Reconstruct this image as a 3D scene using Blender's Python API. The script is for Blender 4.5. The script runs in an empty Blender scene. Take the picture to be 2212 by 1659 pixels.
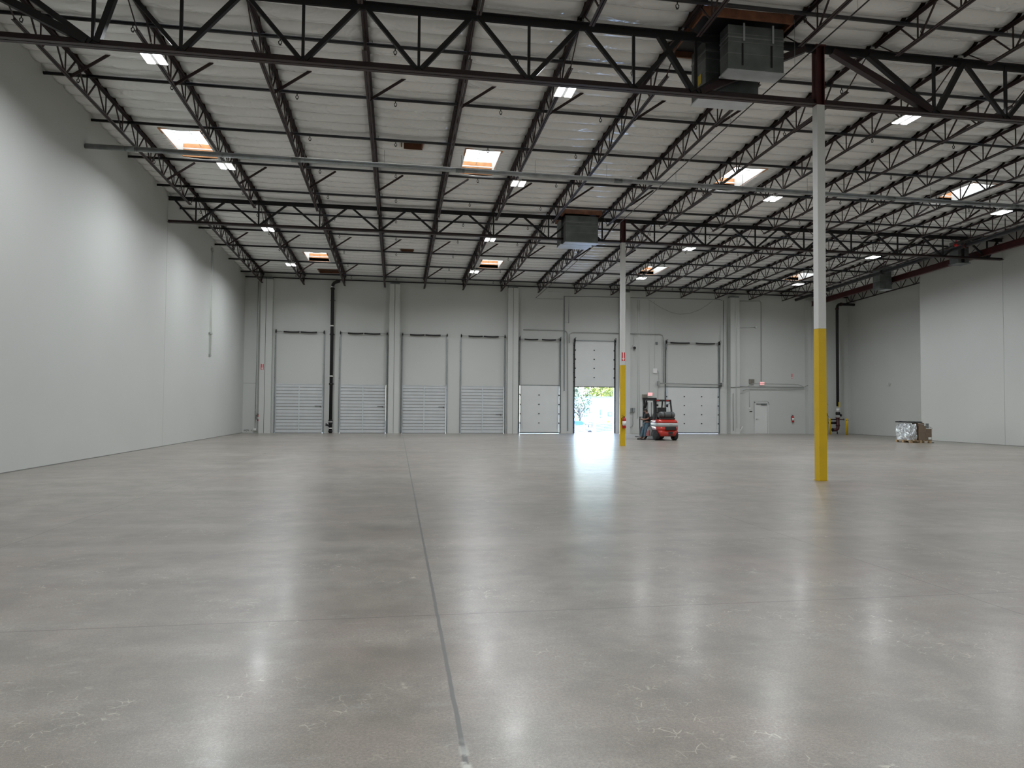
import bpy, bmesh, math, random
from mathutils import Vector, Matrix
random.seed(7)
C = bpy.context.scene.collection
sc = bpy.context.scene
PI = math.pi

# ------------------------------------------------------------ camera
cam_d = bpy.data.cameras.new('camera'); cam = bpy.data.objects.new('camera', cam_d); C.objects.link(cam)
cam_d.sensor_width = 36; cam_d.lens = 36*1518.18/2212; cam_d.clip_end = 400
def _cam_axes(yaw, pitch, roll):
    def w(a, b, d):
        a0 = math.cos(roll)*a-math.sin(roll)*b; b0 = math.sin(roll)*a+math.cos(roll)*b
        yf = math.cos(pitch)*d-math.sin(pitch)*b0; z = math.sin(pitch)*d+math.cos(pitch)*b0
        return Vector((math.cos(yaw)*a0+math.sin(yaw)*yf, -math.sin(yaw)*a0+math.cos(yaw)*yf, z))
    return w(1, 0, 0), w(0, 1, 0), w(0, 0, 1)
_r, _u, _f = _cam_axes(0.16147, 0.03328, 0.00774)
cam.matrix_world = Matrix(((_r.x, _u.x, -_f.x, 0), (_r.y, _u.y, -_f.y, 0), (_r.z, _u.z, -_f.z, 1.664), (0, 0, 0, 1)))
sc.camera = cam
# ------------------------------------------------------------ world, sun, exposure
LAMP_W = 108
world = bpy.data.worlds.new('world'); sc.world = world; world.use_nodes = True
_nt = world.node_tree; _bg = _nt.nodes['Background']
_sky = _nt.nodes.new('ShaderNodeTexSky'); _sky.sky_type = 'NISHITA'; _sky.sun_disc = False
_sky.sun_elevation = math.radians(48); _sky.sun_rotation = math.radians(-92)
_nt.links.new(_sky.outputs[0], _bg.inputs[0]); _bg.inputs[1].default_value = 2.3
sun_d = bpy.data.lights.new('sun', 'SUN'); sun_d.energy = 5.5; sun_d.angle = 0.01; sun_d.color = (1, .97, .92)
sun = bpy.data.objects.new('sun', sun_d); C.objects.link(sun); sun.location = (-30, 50, 40)
sun.rotation_euler = Vector((0.70, -0.03, -0.72)).to_track_quat('-Z', 'Y').to_euler()
sc.view_settings.view_transform = 'Standard'; sc.view_settings.look = 'None'
sc.view_settings.gamma = 1; sc.view_settings.use_curve_mapping = False
sc.view_settings.exposure = 0.13
sc.cycles.use_denoising = True
sc.cycles.max_bounces = 8; sc.cycles.diffuse_bounces = 5; sc.cycles.glossy_bounces = 3
sc.cycles.sample_clamp_indirect = 14; sc.cycles.caustics_reflective = False; sc.cycles.caustics_refractive = False

# ------------------------------------------------------------ constants of the building
XL, XR, XF = -9.24, 29.26, 31.10           # left wall, right wall, recessed right wall
YB, YF = 44.68, -14.0                      # back wall, wall behind
Y1, Y2, XC = 15.21, 30.0, 9.86             # girder lines, column line
YS = 35.55                                 # where the right wall steps back
X0, PITCH = -8.17, 2.4384                  # roof joists
def zb(y):                                 # underside of the joists, the roof falls to the back
    return 10.19-0.02152*y if y < Y2 else 9.544-0.0318*(y-Y2)

# ------------------------------------------------------------ materials
def nmat(name, col, rough=.6, metal=0, spec=.5, bump=None, vary=None, coat=0):
    m = bpy.data.materials.new(name); m.use_nodes = True
    nt = m.node_tree; b = nt.nodes['Principled BSDF']
    b.inputs['Base Color'].default_value = (*col, 1); b.inputs['Roughness'].default_value = rough
    b.inputs['Metallic'].default_value = metal; b.inputs['Specular IOR Level'].default_value = spec
    b.inputs['Coat Weight'].default_value = coat
    tc = nt.nodes.new('ShaderNodeTexCoord')
    if vary:                               # (scale, amount)
        n = nt.nodes.new('ShaderNodeTexNoise'); n.inputs['Scale'].default_value = vary[0]; n.inputs['Detail'].default_value = 5
        nt.links.new(tc.outputs['Object'], n.inputs['Vector'])
        mr = nt.nodes.new('ShaderNodeMapRange'); mr.inputs[1].default_value = .3; mr.inputs[2].default_value = .7
        mr.inputs[3].default_value = 1-vary[1]; mr.inputs[4].default_value = 1+vary[1]
        nt.links.new(n.outputs[0], mr.inputs[0])
        mx = nt.nodes.new('ShaderNodeVectorMath'); mx.operation = 'SCALE'
        mx.inputs[0].default_value = col; nt.links.new(mr.outputs[0], mx.inputs['Scale'])
        nt.links.new(mx.outputs[0], b.inputs['Base Color'])
    if bump:                               # (scale, strength, distance)
        n = nt.nodes.new('ShaderNodeTexNoise'); n.inputs['Scale'].default_value = bump[0]; n.inputs['Detail'].default_value = 4
        nt.links.new(tc.outputs['Object'], n.inputs['Vector'])
        bp = nt.nodes.new('ShaderNodeBump'); bp.inputs['Strength'].default_value = bump[1]; bp.inputs['Distance'].default_value = bump[2]
        nt.links.new(n.outputs[0], bp.inputs['Height']); nt.links.new(bp.outputs[0], b.inputs['Normal'])
    return m
def emat(name, col, s):
    m = bpy.data.materials.new(name); m.use_nodes = True
    b = m.node_tree.nodes['Principled BSDF']; b.inputs['Base Color'].default_value = (.8, .8, .8, 1)
    b.inputs['Emission Color'].default_value = (*col, 1); b.inputs['Emission Strength'].default_value = s
    return m
M = dict(
    wall=nmat('painted_concrete', (.555, .57, .548), .55, spec=.35, vary=(.35, .02), bump=(9, .12, .01)),
    trim=nmat('painted_steel_white', (.66, .67, .655), .45, vary=(2, .03)),
    maroon=nmat('maroon_primer', (.024, .011, .011), .48, vary=(3, .3)),
    maroonb=nmat('maroon_column', (.055, .008, .008), .5, vary=(3, .25)),
    black=nmat('black_steel', (.010, .009, .010), .6),
    blackpipe=nmat('black_pipe', (.014, .013, .015), .38),
    galv=nmat('galvanised_steel', (.33, .35, .35), .38, metal=.7, vary=(4, .15)),
    galvd=nmat('dull_sheet_metal', (.20, .225, .22), .42, metal=.75, vary=(2.5, .22), bump=(2, .15, .02)),
    galvw=nmat('bright_sheet_metal', (.62, .66, .68), .35, metal=.6, vary=(2.5, .1)),
    conduit=nmat('grey_conduit', (.36, .37, .36), .45, metal=.35),
    wconduit=nmat('white_painted_conduit', (.60, .61, .59), .5),
    dock=nmat('ribbed_door_steel', (.58, .60, .61), .42, metal=.1, vary=(1.5, .04)),
    sect=nmat('white_sectional_door', (.66, .68, .67), .5, vary=(1.2, .03)),
    rubber=nmat('black_rubber', (.015, .015, .016), .7),
    yellow=nmat('yellow_paint', (.66, .43, .003), .42, vary=(2, .05)),
    wood=nmat('raw_lumber', (.52, .24, .10), .7, vary=(5, .2)),
    curbwood=nmat('weathered_curb_wood', (.20, .085, .045), .8, vary=(4, .3)),
    woodd=nmat('dark_plywood', (.16, .075, .04), .8, vary=(3, .3)),
    deck=nmat('roof_deck_wood', (.10, .06, .04), .9, vary=(2, .3)),
    pallet=nmat('pallet_wood', (.42, .30, .17), .8, vary=(6, .2)),
    carton=nmat('cardboard', (.15, .088, .042), .8, vary=(4, .12)),
    tape=nmat('packing_tape', (.16, .085, .03), .4),
    red=nmat('red_enamel', (.42, .018, .008), .32, vary=(3, .06), coat=.3),
    rede=nmat('extinguisher_red', (.45, .01, .012), .3),
    grey=nmat('light_grey_paint', (.40, .41, .395), .4),
    tank=nmat('grey_gas_tank', (.10, .11, .11), .42, metal=.3),
    tyre=nmat('tyre_rubber', (.018, .018, .019), .75, bump=(30, .4, .01)),
    seat=nmat('black_vinyl', (.02, .02, .02), .5),
    skin=nmat('skin', (.30, .15, .10), .5),
    hair=nmat('black_hair', (.012, .009, .008), .6),
    shirt=nmat('black_shirt', (.010, .010, .012), .85),
    jeans=nmat('blue_denim', (.085, .15, .20), .85, vary=(8, .25)),
    shoe=nmat('black_shoe', (.010, .010, .012), .5),
    beige=nmat('beige_plastic', (.30, .27, .22), .6),
    white=nmat('white_plastic', (.78, .78, .76), .45),
    signr=nmat('sign_red', (.60, .012, .02), .45),
    tag=nmat('yellow_tag', (.62, .47, .05), .6),
    asphalt=nmat('sky_tinted_asphalt', (.17, .23, .31), .9, vary=(.5, .08)),  # sky blue put into the ground colour to tint the doorway's floor reflection
    stucco=nmat('sky_tinted_stucco', (.40, .60, .95), .8),  # white building blued in its base colour, imitating shade lit by sky
    carpaint=nmat('white_car_paint', (.80, .82, .84), .25, coat=.5),
    glassb=nmat('blue_tinted_glass', (.10, .20, .38), .1),
    bark=nmat('tree_bark', (.14, .11, .09), .9),
    leafy=nmat('yellow_green_leaves', (.20, .215, .035), .7, vary=(1, .3)),
    leafd=nmat('grey_green_leaves', (.10, .13, .07), .7, vary=(1, .3)),
    bag=nmat('silver_plastic_bag', (.66, .69, .72), .16, metal=.75, bump=(7, .9, .05)),
    bagd=nmat('black_plastic_sheet', (.02, .022, .026), .3, bump=(6, .6, .04)),
    lens=emat('led_panel', (.93, .97, 1), 10),
    sky=emat('skylight_acrylic', (.90, .96, 1), 3.2),
    exit=emat('exit_sign_glow', (1, .02, .04), 1.0),
)
# floor: worn sealed concrete with saw-cut joints, dust, cracks and tyre marks
def floor_mat():
    m = bpy.data.materials.new('sealed_concrete_floor'); m.use_nodes = True
    nt = m.node_tree; L = nt.links; b = nt.nodes['Principled BSDF']
    tc = nt.nodes.new('ShaderNodeTexCoord'); P = tc.outputs['Object']
    sep = nt.nodes.new('ShaderNodeSeparateXYZ'); L.new(P, sep.inputs[0])
    def math_(op, a, bb=None, cc=None):
        n = nt.nodes.new('ShaderNodeMath'); n.operation = op
        for i, v in enumerate((a, bb, cc)):
            if v is None: continue
            if isinstance(v, (int, float)): n.inputs[i].default_value = v
            else: L.new(v, n.inputs[i])
        return n.outputs[0]
    def noise(scale, detail=4, rough=.55, stretch=None, dist=0):
        n = nt.nodes.new('ShaderNodeTexNoise'); n.inputs['Scale'].default_value = scale
        n.inputs['Detail'].default_value = detail; n.inputs['Roughness'].default_value = rough; n.inputs['Distortion'].default_value = dist
        if stretch:
            mp = nt.nodes.new('ShaderNodeMapping'); mp.inputs['Scale'].default_value = stretch
            L.new(P, mp.inputs[0]); L.new(mp.outputs[0], n.inputs['Vector'])
        else: L.new(P, n.inputs['Vector'])
        return n.outputs[0]
    def ramp(v, a, bb, lo=0., hi=1.):
        n = nt.nodes.new('ShaderNodeMapRange'); n.inputs[1].default_value = a; n.inputs[2].default_value = bb
        n.inputs[3].default_value = lo; n.inputs[4].default_value = hi; L.new(v, n.inputs[0]); return n.outputs[0]
    def mix(f, a, bb):
        n = nt.nodes.new('ShaderNodeMix'); n.data_type = 'RGBA'
        for i, v in ((0, f), (6, a), (7, bb)):
            if isinstance(v, (int, float)): n.inputs[i].default_value = v
            elif isinstance(v, tuple): n.inputs[i].default_value = (*v, 1)
            else: L.new(v, n.inputs[i])
        return n.outputs[2]
    c = mix(ramp(noise(.22, 5), .38, .62), (.255, .225, .192), (.350, .318, .280))
    c = mix(ramp(noise(.33, 3, stretch=(1, 1, 1)), .45, .7, 0, .55), c, (.32, .242, .215))
    c = mix(ramp(noise(.7, 6, .65, (.35, 1.3, 1)), .48, .66, 0, .75), c, (.40, .37, .33))
    c = mix(ramp(noise(.12, 3), .50, .64, 0, .6), c, (.230, .215, .186))
    c = mix(ramp(noise(1.6, 7, .7), .42, .62, 0, .6), c, (.165, .152, .135))
    c = mix(ramp(noise(2.6, 8, .75, (.7, 1.5, 1)), .56, .66, 0, .5), c, (.40, .38, .35))
    c = mix(ramp(noise(60, 2), .35, .65, 0, .5), c, (.16, .148, .132))
    c = mix(ramp(noise(170, 1), .58, .70, 0, .6), c, (.44, .42, .38))
    # pale band across and scuffed patches
    yb = ramp(math_('ABSOLUTE', math_('SUBTRACT', sep.outputs[1], math_('ADD', 8.75, ramp(noise(.5), 0, 1, -.1, .1)))), .17, .27, .22, 0)
    c = mix(yb, c, (.41, .375, .34))
    # crazing: fine pale cracks in patches
    vo = nt.nodes.new('ShaderNodeTexVoronoi'); vo.feature = 'DISTANCE_TO_EDGE'; vo.inputs['Scale'].default_value = 14
    wv = nt.nodes.new('ShaderNodeTexNoise'); wv.inputs['Scale'].default_value = 6; L.new(P, wv.inputs['Vector'])
    av = nt.nodes.new('ShaderNodeVectorMath'); av.operation = 'MULTIPLY_ADD'; av.inputs[1].default_value = (.12, .12, 0)
    L.new(wv.outputs[1], av.inputs[0]); L.new(P, av.inputs[2]); L.new(av.outputs[0], vo.inputs['Vector'])
    cr = math_('MULTIPLY', ramp(vo.outputs[0], .0, .045, 1, 0), ramp(noise(.9, 5, .7), .51, .59))
    cr = math_('MULTIPLY', cr, ramp(noise(9, 3), .5, .6))
    c = mix(math_('MULTIPLY', cr, .8), c, (.58, .55, .47))
    # tyre marks: faint dark rings where trucks turn
    for cx, cy, r0 in ((13.6, 20.2, 6.2), (14.6, 21.0, 5.0), (16.5, 33.0, 6.5)):
        dx = math_('SUBTRACT', sep.outputs[0], cx); dy = math_('SUBTRACT', sep.outputs[1], cy)
        d = math_('ABSOLUTE', math_('SUBTRACT', math_('SQRT', math_('ADD', math_('MULTIPLY', dx, dx), math_('MULTIPLY', dy, dy))), r0))
        side = ramp(dx, -2.0, -3.5, 0, 1)
        c = mix(math_('MULTIPLY', math_('MULTIPLY', ramp(d, .06, .16, .5, 0), side), ramp(noise(1.2), .35, .6)), c, (.15, .14, .13))
    # saw-cut joints
    def joint(coord, pos, w, col, f):
        nonlocal c
        wob = ramp(noise(3, 4), 0, 1, -w*.6, w*.6)
        d = math_('ABSOLUTE', math_('SUBTRACT', coord, math_('ADD', pos, wob)))
        c = mix(ramp(d, w*.6, w, f, 0), c, col)
        return d
    d0 = joint(sep.outputs[0], .338, .016, (.12, .125, .12), .95)
    for xx in (-4.49, 5.08, 14.6, 19.4, 24.2): joint(sep.outputs[0], xx, .009, (.11, .10, .09), .75)
    for yy in (5.70, 11.9, 22.9, 37.6): joint(sep.outputs[1], yy, .010, (.12, .11, .10), .7)
    c = mix(math_('MULTIPLY', ramp(d0, .012, .03, .8, 0), math_('MULTIPLY', ramp(sep.outputs[1], 3.6, 3.3), ramp(noise(12), .42, .55))), c, (.62, .62, .58))
    L.new(c, b.inputs['Base Color'])
    r = ramp(noise(.5, 5, .6, (.5, 1.2, 1)), .3, .7, .305, .36)
    r2 = math_('ADD', r, ramp(noise(4, 3), .3, .7, -.015, .02)); L.new(r2, b.inputs['Roughness'])
    b.inputs['Specular IOR Level'].default_value = .45
    b.inputs['Coat Weight'].default_value = .11; L.new(ramp(noise(.8, 4, .6, (.5, 1.5, 1)), .3, .7, .13, .22), b.inputs['Coat Roughness'])
    bp = nt.nodes.new('ShaderNodeBump'); bp.inputs['Strength'].default_value = .10; bp.inputs['Distance'].default_value = .01
    L.new(math_('ADD', noise(2.2, 3, stretch=(.5, 1.6, 1)), math_('MULTIPLY', noise(30, 2), .02)), bp.inputs['Height']); L.new(bp.outputs[0], b.inputs['Normal'])
    return m
M['floor'] = floor_mat()
def ins_mat():
    m = bpy.data.materials.new('white_vinyl_insulation'); m.use_nodes = True
    nt = m.node_tree; L = nt.links; b = nt.nodes['Principled BSDF']
    tc = nt.nodes.new('ShaderNodeTexCoord')
    n1 = nt.nodes.new('ShaderNodeTexNoise'); n1.inputs['Scale'].default_value = .35; L.new(tc.outputs['Object'], n1.inputs['Vector'])
    cr = nt.nodes.new('ShaderNodeValToRGB'); cr.color_ramp.elements[0].color = (.80, .81, .785, 1); cr.color_ramp.elements[1].color = (.87, .875, .855, 1)
    cr.color_ramp.elements[0].position = .35; cr.color_ramp.elements[1].position = .65
    L.new(n1.outputs[0], cr.inputs[0]); L.new(cr.outputs[0], b.inputs['Base Color'])
    b.inputs['Roughness'].default_value = .12; b.inputs['Specular IOR Level'].default_value = .95
    mp = nt.nodes.new('ShaderNodeMapping'); mp.inputs['Scale'].default_value = (1.0, 1.7, 1); L.new(tc.outputs['Object'], mp.inputs[0])
    n = nt.nodes.new('ShaderNodeTexNoise'); n.inputs['Scale'].default_value = 2.6; n.inputs['Detail'].default_value = 5; n.inputs['Distortion'].default_value = 2.4
    n.noise_type = 'RIDGED_MULTIFRACTAL'; n.inputs['Scale'].default_value = 1.5; n.inputs['Detail'].default_value = 2.5
    L.new(mp.outputs[0], n.inputs['Vector'])
    bp = nt.nodes.new('ShaderNodeBump'); bp.inputs['Strength'].default_value = .8; bp.inputs['Distance'].default_value = .034
    L.new(n.outputs[0], bp.inputs['Height']); L.new(bp.outputs[0], b.inputs['Normal'])
    return m
M['ins'] = ins_mat()

# ------------------------------------------------------------ mesh builder
class MB:
    def __init__(s): s.bm = bmesh.new()
    def box(s, x0, x1, y0, y1, z0, z1, rot=None, about=None):
        v = [s.bm.verts.new((x, y, z)) for x in (x0, x1) for y in (y0, y1) for z in (z0, z1)]
        for f in ((0, 1, 3, 2), (4, 6, 7, 5), (0, 4, 5, 1), (2, 3, 7, 6), (0, 2, 6, 4), (1, 5, 7, 3)):
            s.bm.faces.new([v[i] for i in f])
        if rot is not None:
            c = Vector(about) if about else Vector(((x0+x1)/2, (y0+y1)/2, (z0+z1)/2))
            for q in v: q.co = c+rot@(q.co-c)
        return s
    def bar(s, a, b, w, h, up=(0, 0, 1)):
        a, b = Vector(a), Vector(b); d = (b-a).normalized(); up = Vector(up)
        if abs(d.dot(up)) > .98: up = Vector((1, 0, 0))
        r = d.cross(up).normalized(); u = r.cross(d).normalized()
        v = [s.bm.verts.new(p+r*i*w/2+u*j*h/2) for p in (a, b) for i, j in ((-1, -1), (1, -1), (1, 1), (-1, 1))]
        for f in ((0, 1, 2, 3), (7, 6, 5, 4), (0, 4, 5, 1), (1, 5, 6, 2), (2, 6, 7, 3), (3, 7, 4, 0)): s.bm.faces.new([v[i] for i in f])
        return s
    def tube(s, pts, r, n=8, cap=True, closed=False):
        pts = [Vector(p) for p in pts]; rings = []; pu = None
        rr = r if isinstance(r, (list, tuple)) else [r]*len(pts)
        for i, p in enumerate(pts):
            if closed: d = pts[(i+1) % len(pts)]-pts[i-1]
            else: d = pts[min(i+1, len(pts)-1)]-pts[max(i-1, 0)]
            d.normalize()
            u = pu-d*pu.dot(d) if pu is not None else (Vector((0, 0, 1)) if abs(d.z) < .9 else Vector((1, 0, 0)))
            u = (u-d*u.dot(d)).normalized(); pu = u; w = d.cross(u)
            rings.append([s.bm.verts.new(p+(u*math.cos(2*PI*k/n)+w*math.sin(2*PI*k/n))*rr[i]) for k in range(n)])
        m = len(rings)
        for i in range(m if closed else m-1):
            A, B = rings[i], rings[(i+1) % m]
            for k in range(n):
                f = s.bm.faces.new((A[k], A[(k+1) % n], B[(k+1) % n], B[k])); f.smooth = True
        if cap and not closed:
            s.bm.faces.new(rings[0][::-1]); s.bm.faces.new(rings[-1])
        return s
    def lathe(s, prof, c=(0, 0, 0), axis='z', n=20):
        rings = []
        for r, h in prof:
            ring = []
            for k in range(n):
                a = 2*PI*k/n; x, y = r*math.cos(a), r*math.sin(a)
                p = {'z': (x, y, h), 'x': (h, x, y), 'y': (x, h, y)}[axis]
                ring.append(s.bm.verts.new(Vector(c)+Vector(p)))
            rings.append(ring)
        for A, B in zip(rings, rings[1:]):
            for k in range(n):
                f = s.bm.faces.new((A[k], A[(k+1) % n], B[(k+1) % n], B[k])); f.smooth = True
        s.bm.faces.new(rings[0][::-1]); s.bm.faces.new(rings[-1]); return s
    def prism(s, poly, a0, a1, axis='x'):
        def P(u, v, a): return {'x': (a, u, v), 'y': (u, a, v), 'z': (u, v, a)}[axis]
        A = [s.bm.verts.new(P(u, v, a0)) for u, v in poly]; B = [s.bm.verts.new(P(u, v, a1)) for u, v in poly]
        s.bm.faces.new(A[::-1]); s.bm.faces.new(B)
        for i in range(len(poly)):
            j = (i+1) % len(poly); s.bm.faces.new((A[i], A[j], B[j], B[i]))
        return s
    def ball(s, c, r, sx=1, sy=1, sz=1, sub=2):
        g = bmesh.ops.create_icosphere(s.bm, subdivisions=sub, radius=r)
        for v in g['verts']: v.co = Vector((v.co.x*sx, v.co.y*sy, v.co.z*sz))+Vector(c)
        for f in {f for v in g['verts'] for f in v.link_faces}: f.smooth = True
        return s
    def build(s, name, mat, parent=None, local=False, bevel=0):
        me = bpy.data.meshes.new(name)
        bmesh.ops.recalc_face_normals(s.bm, faces=s.bm.faces)
        s.bm.to_mesh(me); s.bm.free()
        if isinstance(mat, str): mat = M[mat]
        me.materials.append(mat)
        if parent is not None and not local:
            p = parent; off = Vector((0, 0, 0))
            while p is not None: off += Vector(p.location); p = p.parent
            for v in me.vertices: v.co -= off
        o = bpy.data.objects.new(name, me); C.objects.link(o)
        if parent is not None: o.parent = parent
        if bevel:
            b = o.modifiers.new('bevel', 'BEVEL'); b.width = bevel; b.segments = 2; b.limit_method = 'ANGLE'
        return o
def tag(o, label, cat, group=None, kind=None):
    o['label'] = label; o['category'] = cat
    if group: o['group'] = group
    if kind: o['kind'] = kind
    return o
def empty(name, loc, rz=0):
    o = bpy.data.objects.new(name, None); C.objects.link(o); o.location = loc; o.rotation_euler = (0, 0, rz)
    o.empty_display_size = .2; return o
def thing(name, loc, label, cat, group=None, rz=0): return tag(empty(name, loc, rz), label, cat, group)
def struct(o): o['kind'] = 'structure'; return o
def copy_tree(o, kids=None, parent=None):
    c = o.copy(); C.objects.link(c)
    if parent is not None: c.parent = parent
    for ch in CH.get(o.name, []) if kids is None else kids: copy_tree(ch, None, c)
    return c
CH = {}
def index_children():
    CH.clear()
    for o in bpy.data.objects:
        if o.parent: CH.setdefault(o.parent.name, []).append(o)
ORD = ['first', 'second', 'third', 'fourth', 'fifth', 'sixth', 'seventh', 'eighth', 'ninth', 'tenth', 'eleventh', 'twelfth',
       'thirteenth', 'fourteenth', 'fifteenth', 'sixteenth', 'seventeenth']

# ============================================================ SHELL
struct(MB().box(XL-.3, XF+.3, YF-.3, YB+.2, -.3, 0).build('floor', 'floor'))
TOP = 11.4
def wall_y(name, y0, y1, x0, x1, holes):   # wall along x with rectangular holes (x0,x1,z0,z1)
    mb = MB(); xs = sorted({x0, x1, *[h[0] for h in holes], *[h[1] for h in holes]})
    for a, b in zip(xs, xs[1:]):
        h = [q for q in holes if q[0] <= (a+b)/2 <= q[1]]
        if not h: mb.box(a, b, y0, y1, 0, TOP)
        else: mb.box(a, b, y0, y1, h[0][3], TOP)
    return struct(mb.build(name, 'wall'))
DOORS = [(-7.36, -4.53, 3.0), (-3.53, -.70, 3.0), (.28, 3.05, 3.0), (3.97, 6.76, 3.0), (7.78, 10.40, 3.1), (11.42, 14.10, 3.05), (17.70, 21.42, 3.1)]
wall_y('wall_back', YB, YB+.2, XL-.2, XF+.2, [(a, b, 0, h) for a, b, h in DOORS])
struct(MB().box(XL-.2, XL, YF-.2, Y2-.012, 0, TOP).box(XL-.2, XL, Y2+.012, YB, 0, TOP).box(XL-.2, XL-.015, Y2-.02, Y2+.02, 0, TOP).build('wall_left', 'wall'))
mb = MB().box(XR, XR+.2, YF-.2, Y2-.012, 0, TOP).box(XR, XR+.2, Y2+.012, YS, 0, TOP).box(XR+.015, XR+.2, Y2-.02, Y2+.02, 0, TOP).box(XR+.2, XF+.2, YS-.2, YS, 0, TOP)
mb.box(XF, XF+.2, YS, YB, 0, TOP)
struct(mb.build('wall_right', 'wall'))
struct(MB().box(XL, XR, YF-.2, YF, 0, TOP).build('wall_front', 'wall'))
M['seam'] = nmat('sealant', (.20, .20, .19), .7)
# dark uneven joint between the walls and the slab
def base_gap(name, x0, x1, y0, y1):
    o = MB().box(x0, x1, y0, y1, 0.0005, .022).build(name, 'seam'); return struct(o)
base_gap('baseboard_left', XL, XL+.012, YF, YB-.02)
base_gap('baseboard_right', XR-.012, XR, YF, YS)
base_gap('baseboard_recess', XF-.012, XF, YS, YB-.02)

# ---- roof deck with openings, and the vinyl faced insulation sagging between the purlins
JX = [X0+PITCH*i for i in range(17)]
NX = len(JX)
SKY = []                                     # (x centre, y0, y1)
for k in range(4): SKY.append((X0+PITCH*(4*k+.5), 23.5, 25.95))
for k in range(4): SKY.append((X0+PITCH*(4*k+1.5), 39.0, 41.4))
for k in range(4): SKY.append((X0+PITCH*(4*k+.5), 7.8, 10.2))
CURBS = [(6.62, 8.74, 14.52, 16.36), (7.06, 8.66, 29.40, 31.15)]
HATCH = [(.05, .69, 23.05, 23.55), (.10, .72, 37.35, 37.75), (-4.75, -3.55, 42.9, 43.9)]
holes = [(x-.60, x+.60, a, b) for x, a, b in SKY]+CURBS
def deck():
    xs = sorted({XL-.2, XF+.2, *[h[0] for h in holes], *[h[1] for h in holes]})
    ys = sorted({YF-.2, Y2, YB+.2, *[h[2] for h in holes], *[h[3] for h in holes]})
    mb = MB(); bm = mb.bm
    for a, b in zip(xs, xs[1:]):
        for c, d in zip(ys, ys[1:]):
            if any(h[0] < (a+b)/2 < h[1] and h[2] < (c+d)/2 < h[3] for h in holes): continue
            v = [bm.verts.new((x, y, zb(y)+z)) for z in (.80, .98) for x, y in ((a, c), (b, c), (b, d), (a, d))]
            for f in ((3, 2, 1, 0), (4, 5, 6, 7), (0, 1, 5, 4), (1, 2, 6, 5), (2, 3, 7, 6), (3, 0, 4, 7)): bm.faces.new([v[i] for i in f])
    return struct(mb.build('ceiling', 'deck'))
deck()
def insulation():
    mb = MB(); bm = mb.bm; R = random.Random(3)
    edges = [XL]+JX+[XR if JX[-1] > XR else XR]
    segs = [(XL, JX[0]-.06)]+[(JX[i]+.06, JX[i+1]-.06) for i in range(15)]
    segs += [(JX[15]+.06, JX[16]-.06), (JX[16]+.06, XF)]
    P = .6096; n0 = int(math.floor((YF-Y2)/P)); n1 = int(math.ceil((YB-Y2)/P))
    for si, (xa, xb) in enumerate(segs):
        xc = (xa+xb)/2
        hs = [h for h in holes if h[0] > xa-.1 and h[1] < xb+.1]
        hh = [h for h in HATCH if h[0] > xa and h[1] < xb]
        nx = 10; xs = [xa+(xb-xa)*i/nx for i in range(nx+1)]
        for h in hs+hh: xs = sorted(set([x for x in xs if min(abs(x-h[0]), abs(x-h[1])) > .07]+[h[0], h[1]]))
        ys = []
        for n in range(n0, n1):
            for q in range(8): ys.append(Y2+(n+(1-math.cos(PI*q/8))/2)*P)
        ys = [y for y in ys if YF < y < YB]+[YB]
        if xc > XR: ys = [y for y in ys if y > YS]
        for h in hs+hh: ys = sorted(set([y for y in ys if min(abs(y-h[2]), abs(y-h[3])) > .02]+[h[2], h[3]]))
        amp = {n: R.uniform(.150, .190) for n in range(n0-1, n1+2)}
        grid = []
        for y in ys:
            n = math.floor((y-Y2)/P+1e-6); t = (y-Y2)/P-n
            s = math.sqrt(max(0, 1-(2*t-1)**2))*amp[n]
            row = []
            for x in xs:
                u = (x-xa)/(xb-xa)
                k = 1-.25*abs(2*u-1)**3
                for h in hs:
                    if h[2]-.25 < y < h[3]+.25:
                        e = 1
                        if h[2] <= y <= h[3]: e = 0
                        k *= e if h[2] <= y <= h[3] else abs((y-h[2]) if y < h[2] else (y-h[3]))/.25
                z = zb(y)+.785-s*k + math.sin(x*3.1+n*1.7)*.006
                for h in hs:
                    if h[2] <= y <= h[3] and len(h) == 4 and h not in CURBS:
                        dx = min(abs(x-h[0]), abs(x-h[1])); z += -.10+.04*max(0, 1-dx/.5)
                row.append(bm.verts.new((x, y, z)))
            grid.append(row)
        for i in range(len(ys)-1):
            yc = (ys[i]+ys[i+1])/2
            for j in range(len(xs)-1):
                xm = (xs[j]+xs[j+1])/2
                if any(h[0] < xm < h[1] and h[2] < yc < h[3] for h in hs+hh): continue
                f = bm.faces.new((grid[i][j], grid[i][j+1], grid[i+1][j+1], grid[i+1][j])); f.smooth = True
    me = bpy.data.meshes.new('ceiling_insulation'); bm.to_mesh(me); bm.free(); me.materials.append(M['ins'])
    o = bpy.data.objects.new('ceiling_insulation', me); C.objects.link(o); struct(o)
    s = o.modifiers.new('thickness', 'SOLIDIFY'); s.thickness = .012; s.offset = 1
    return o
insulation()

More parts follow.
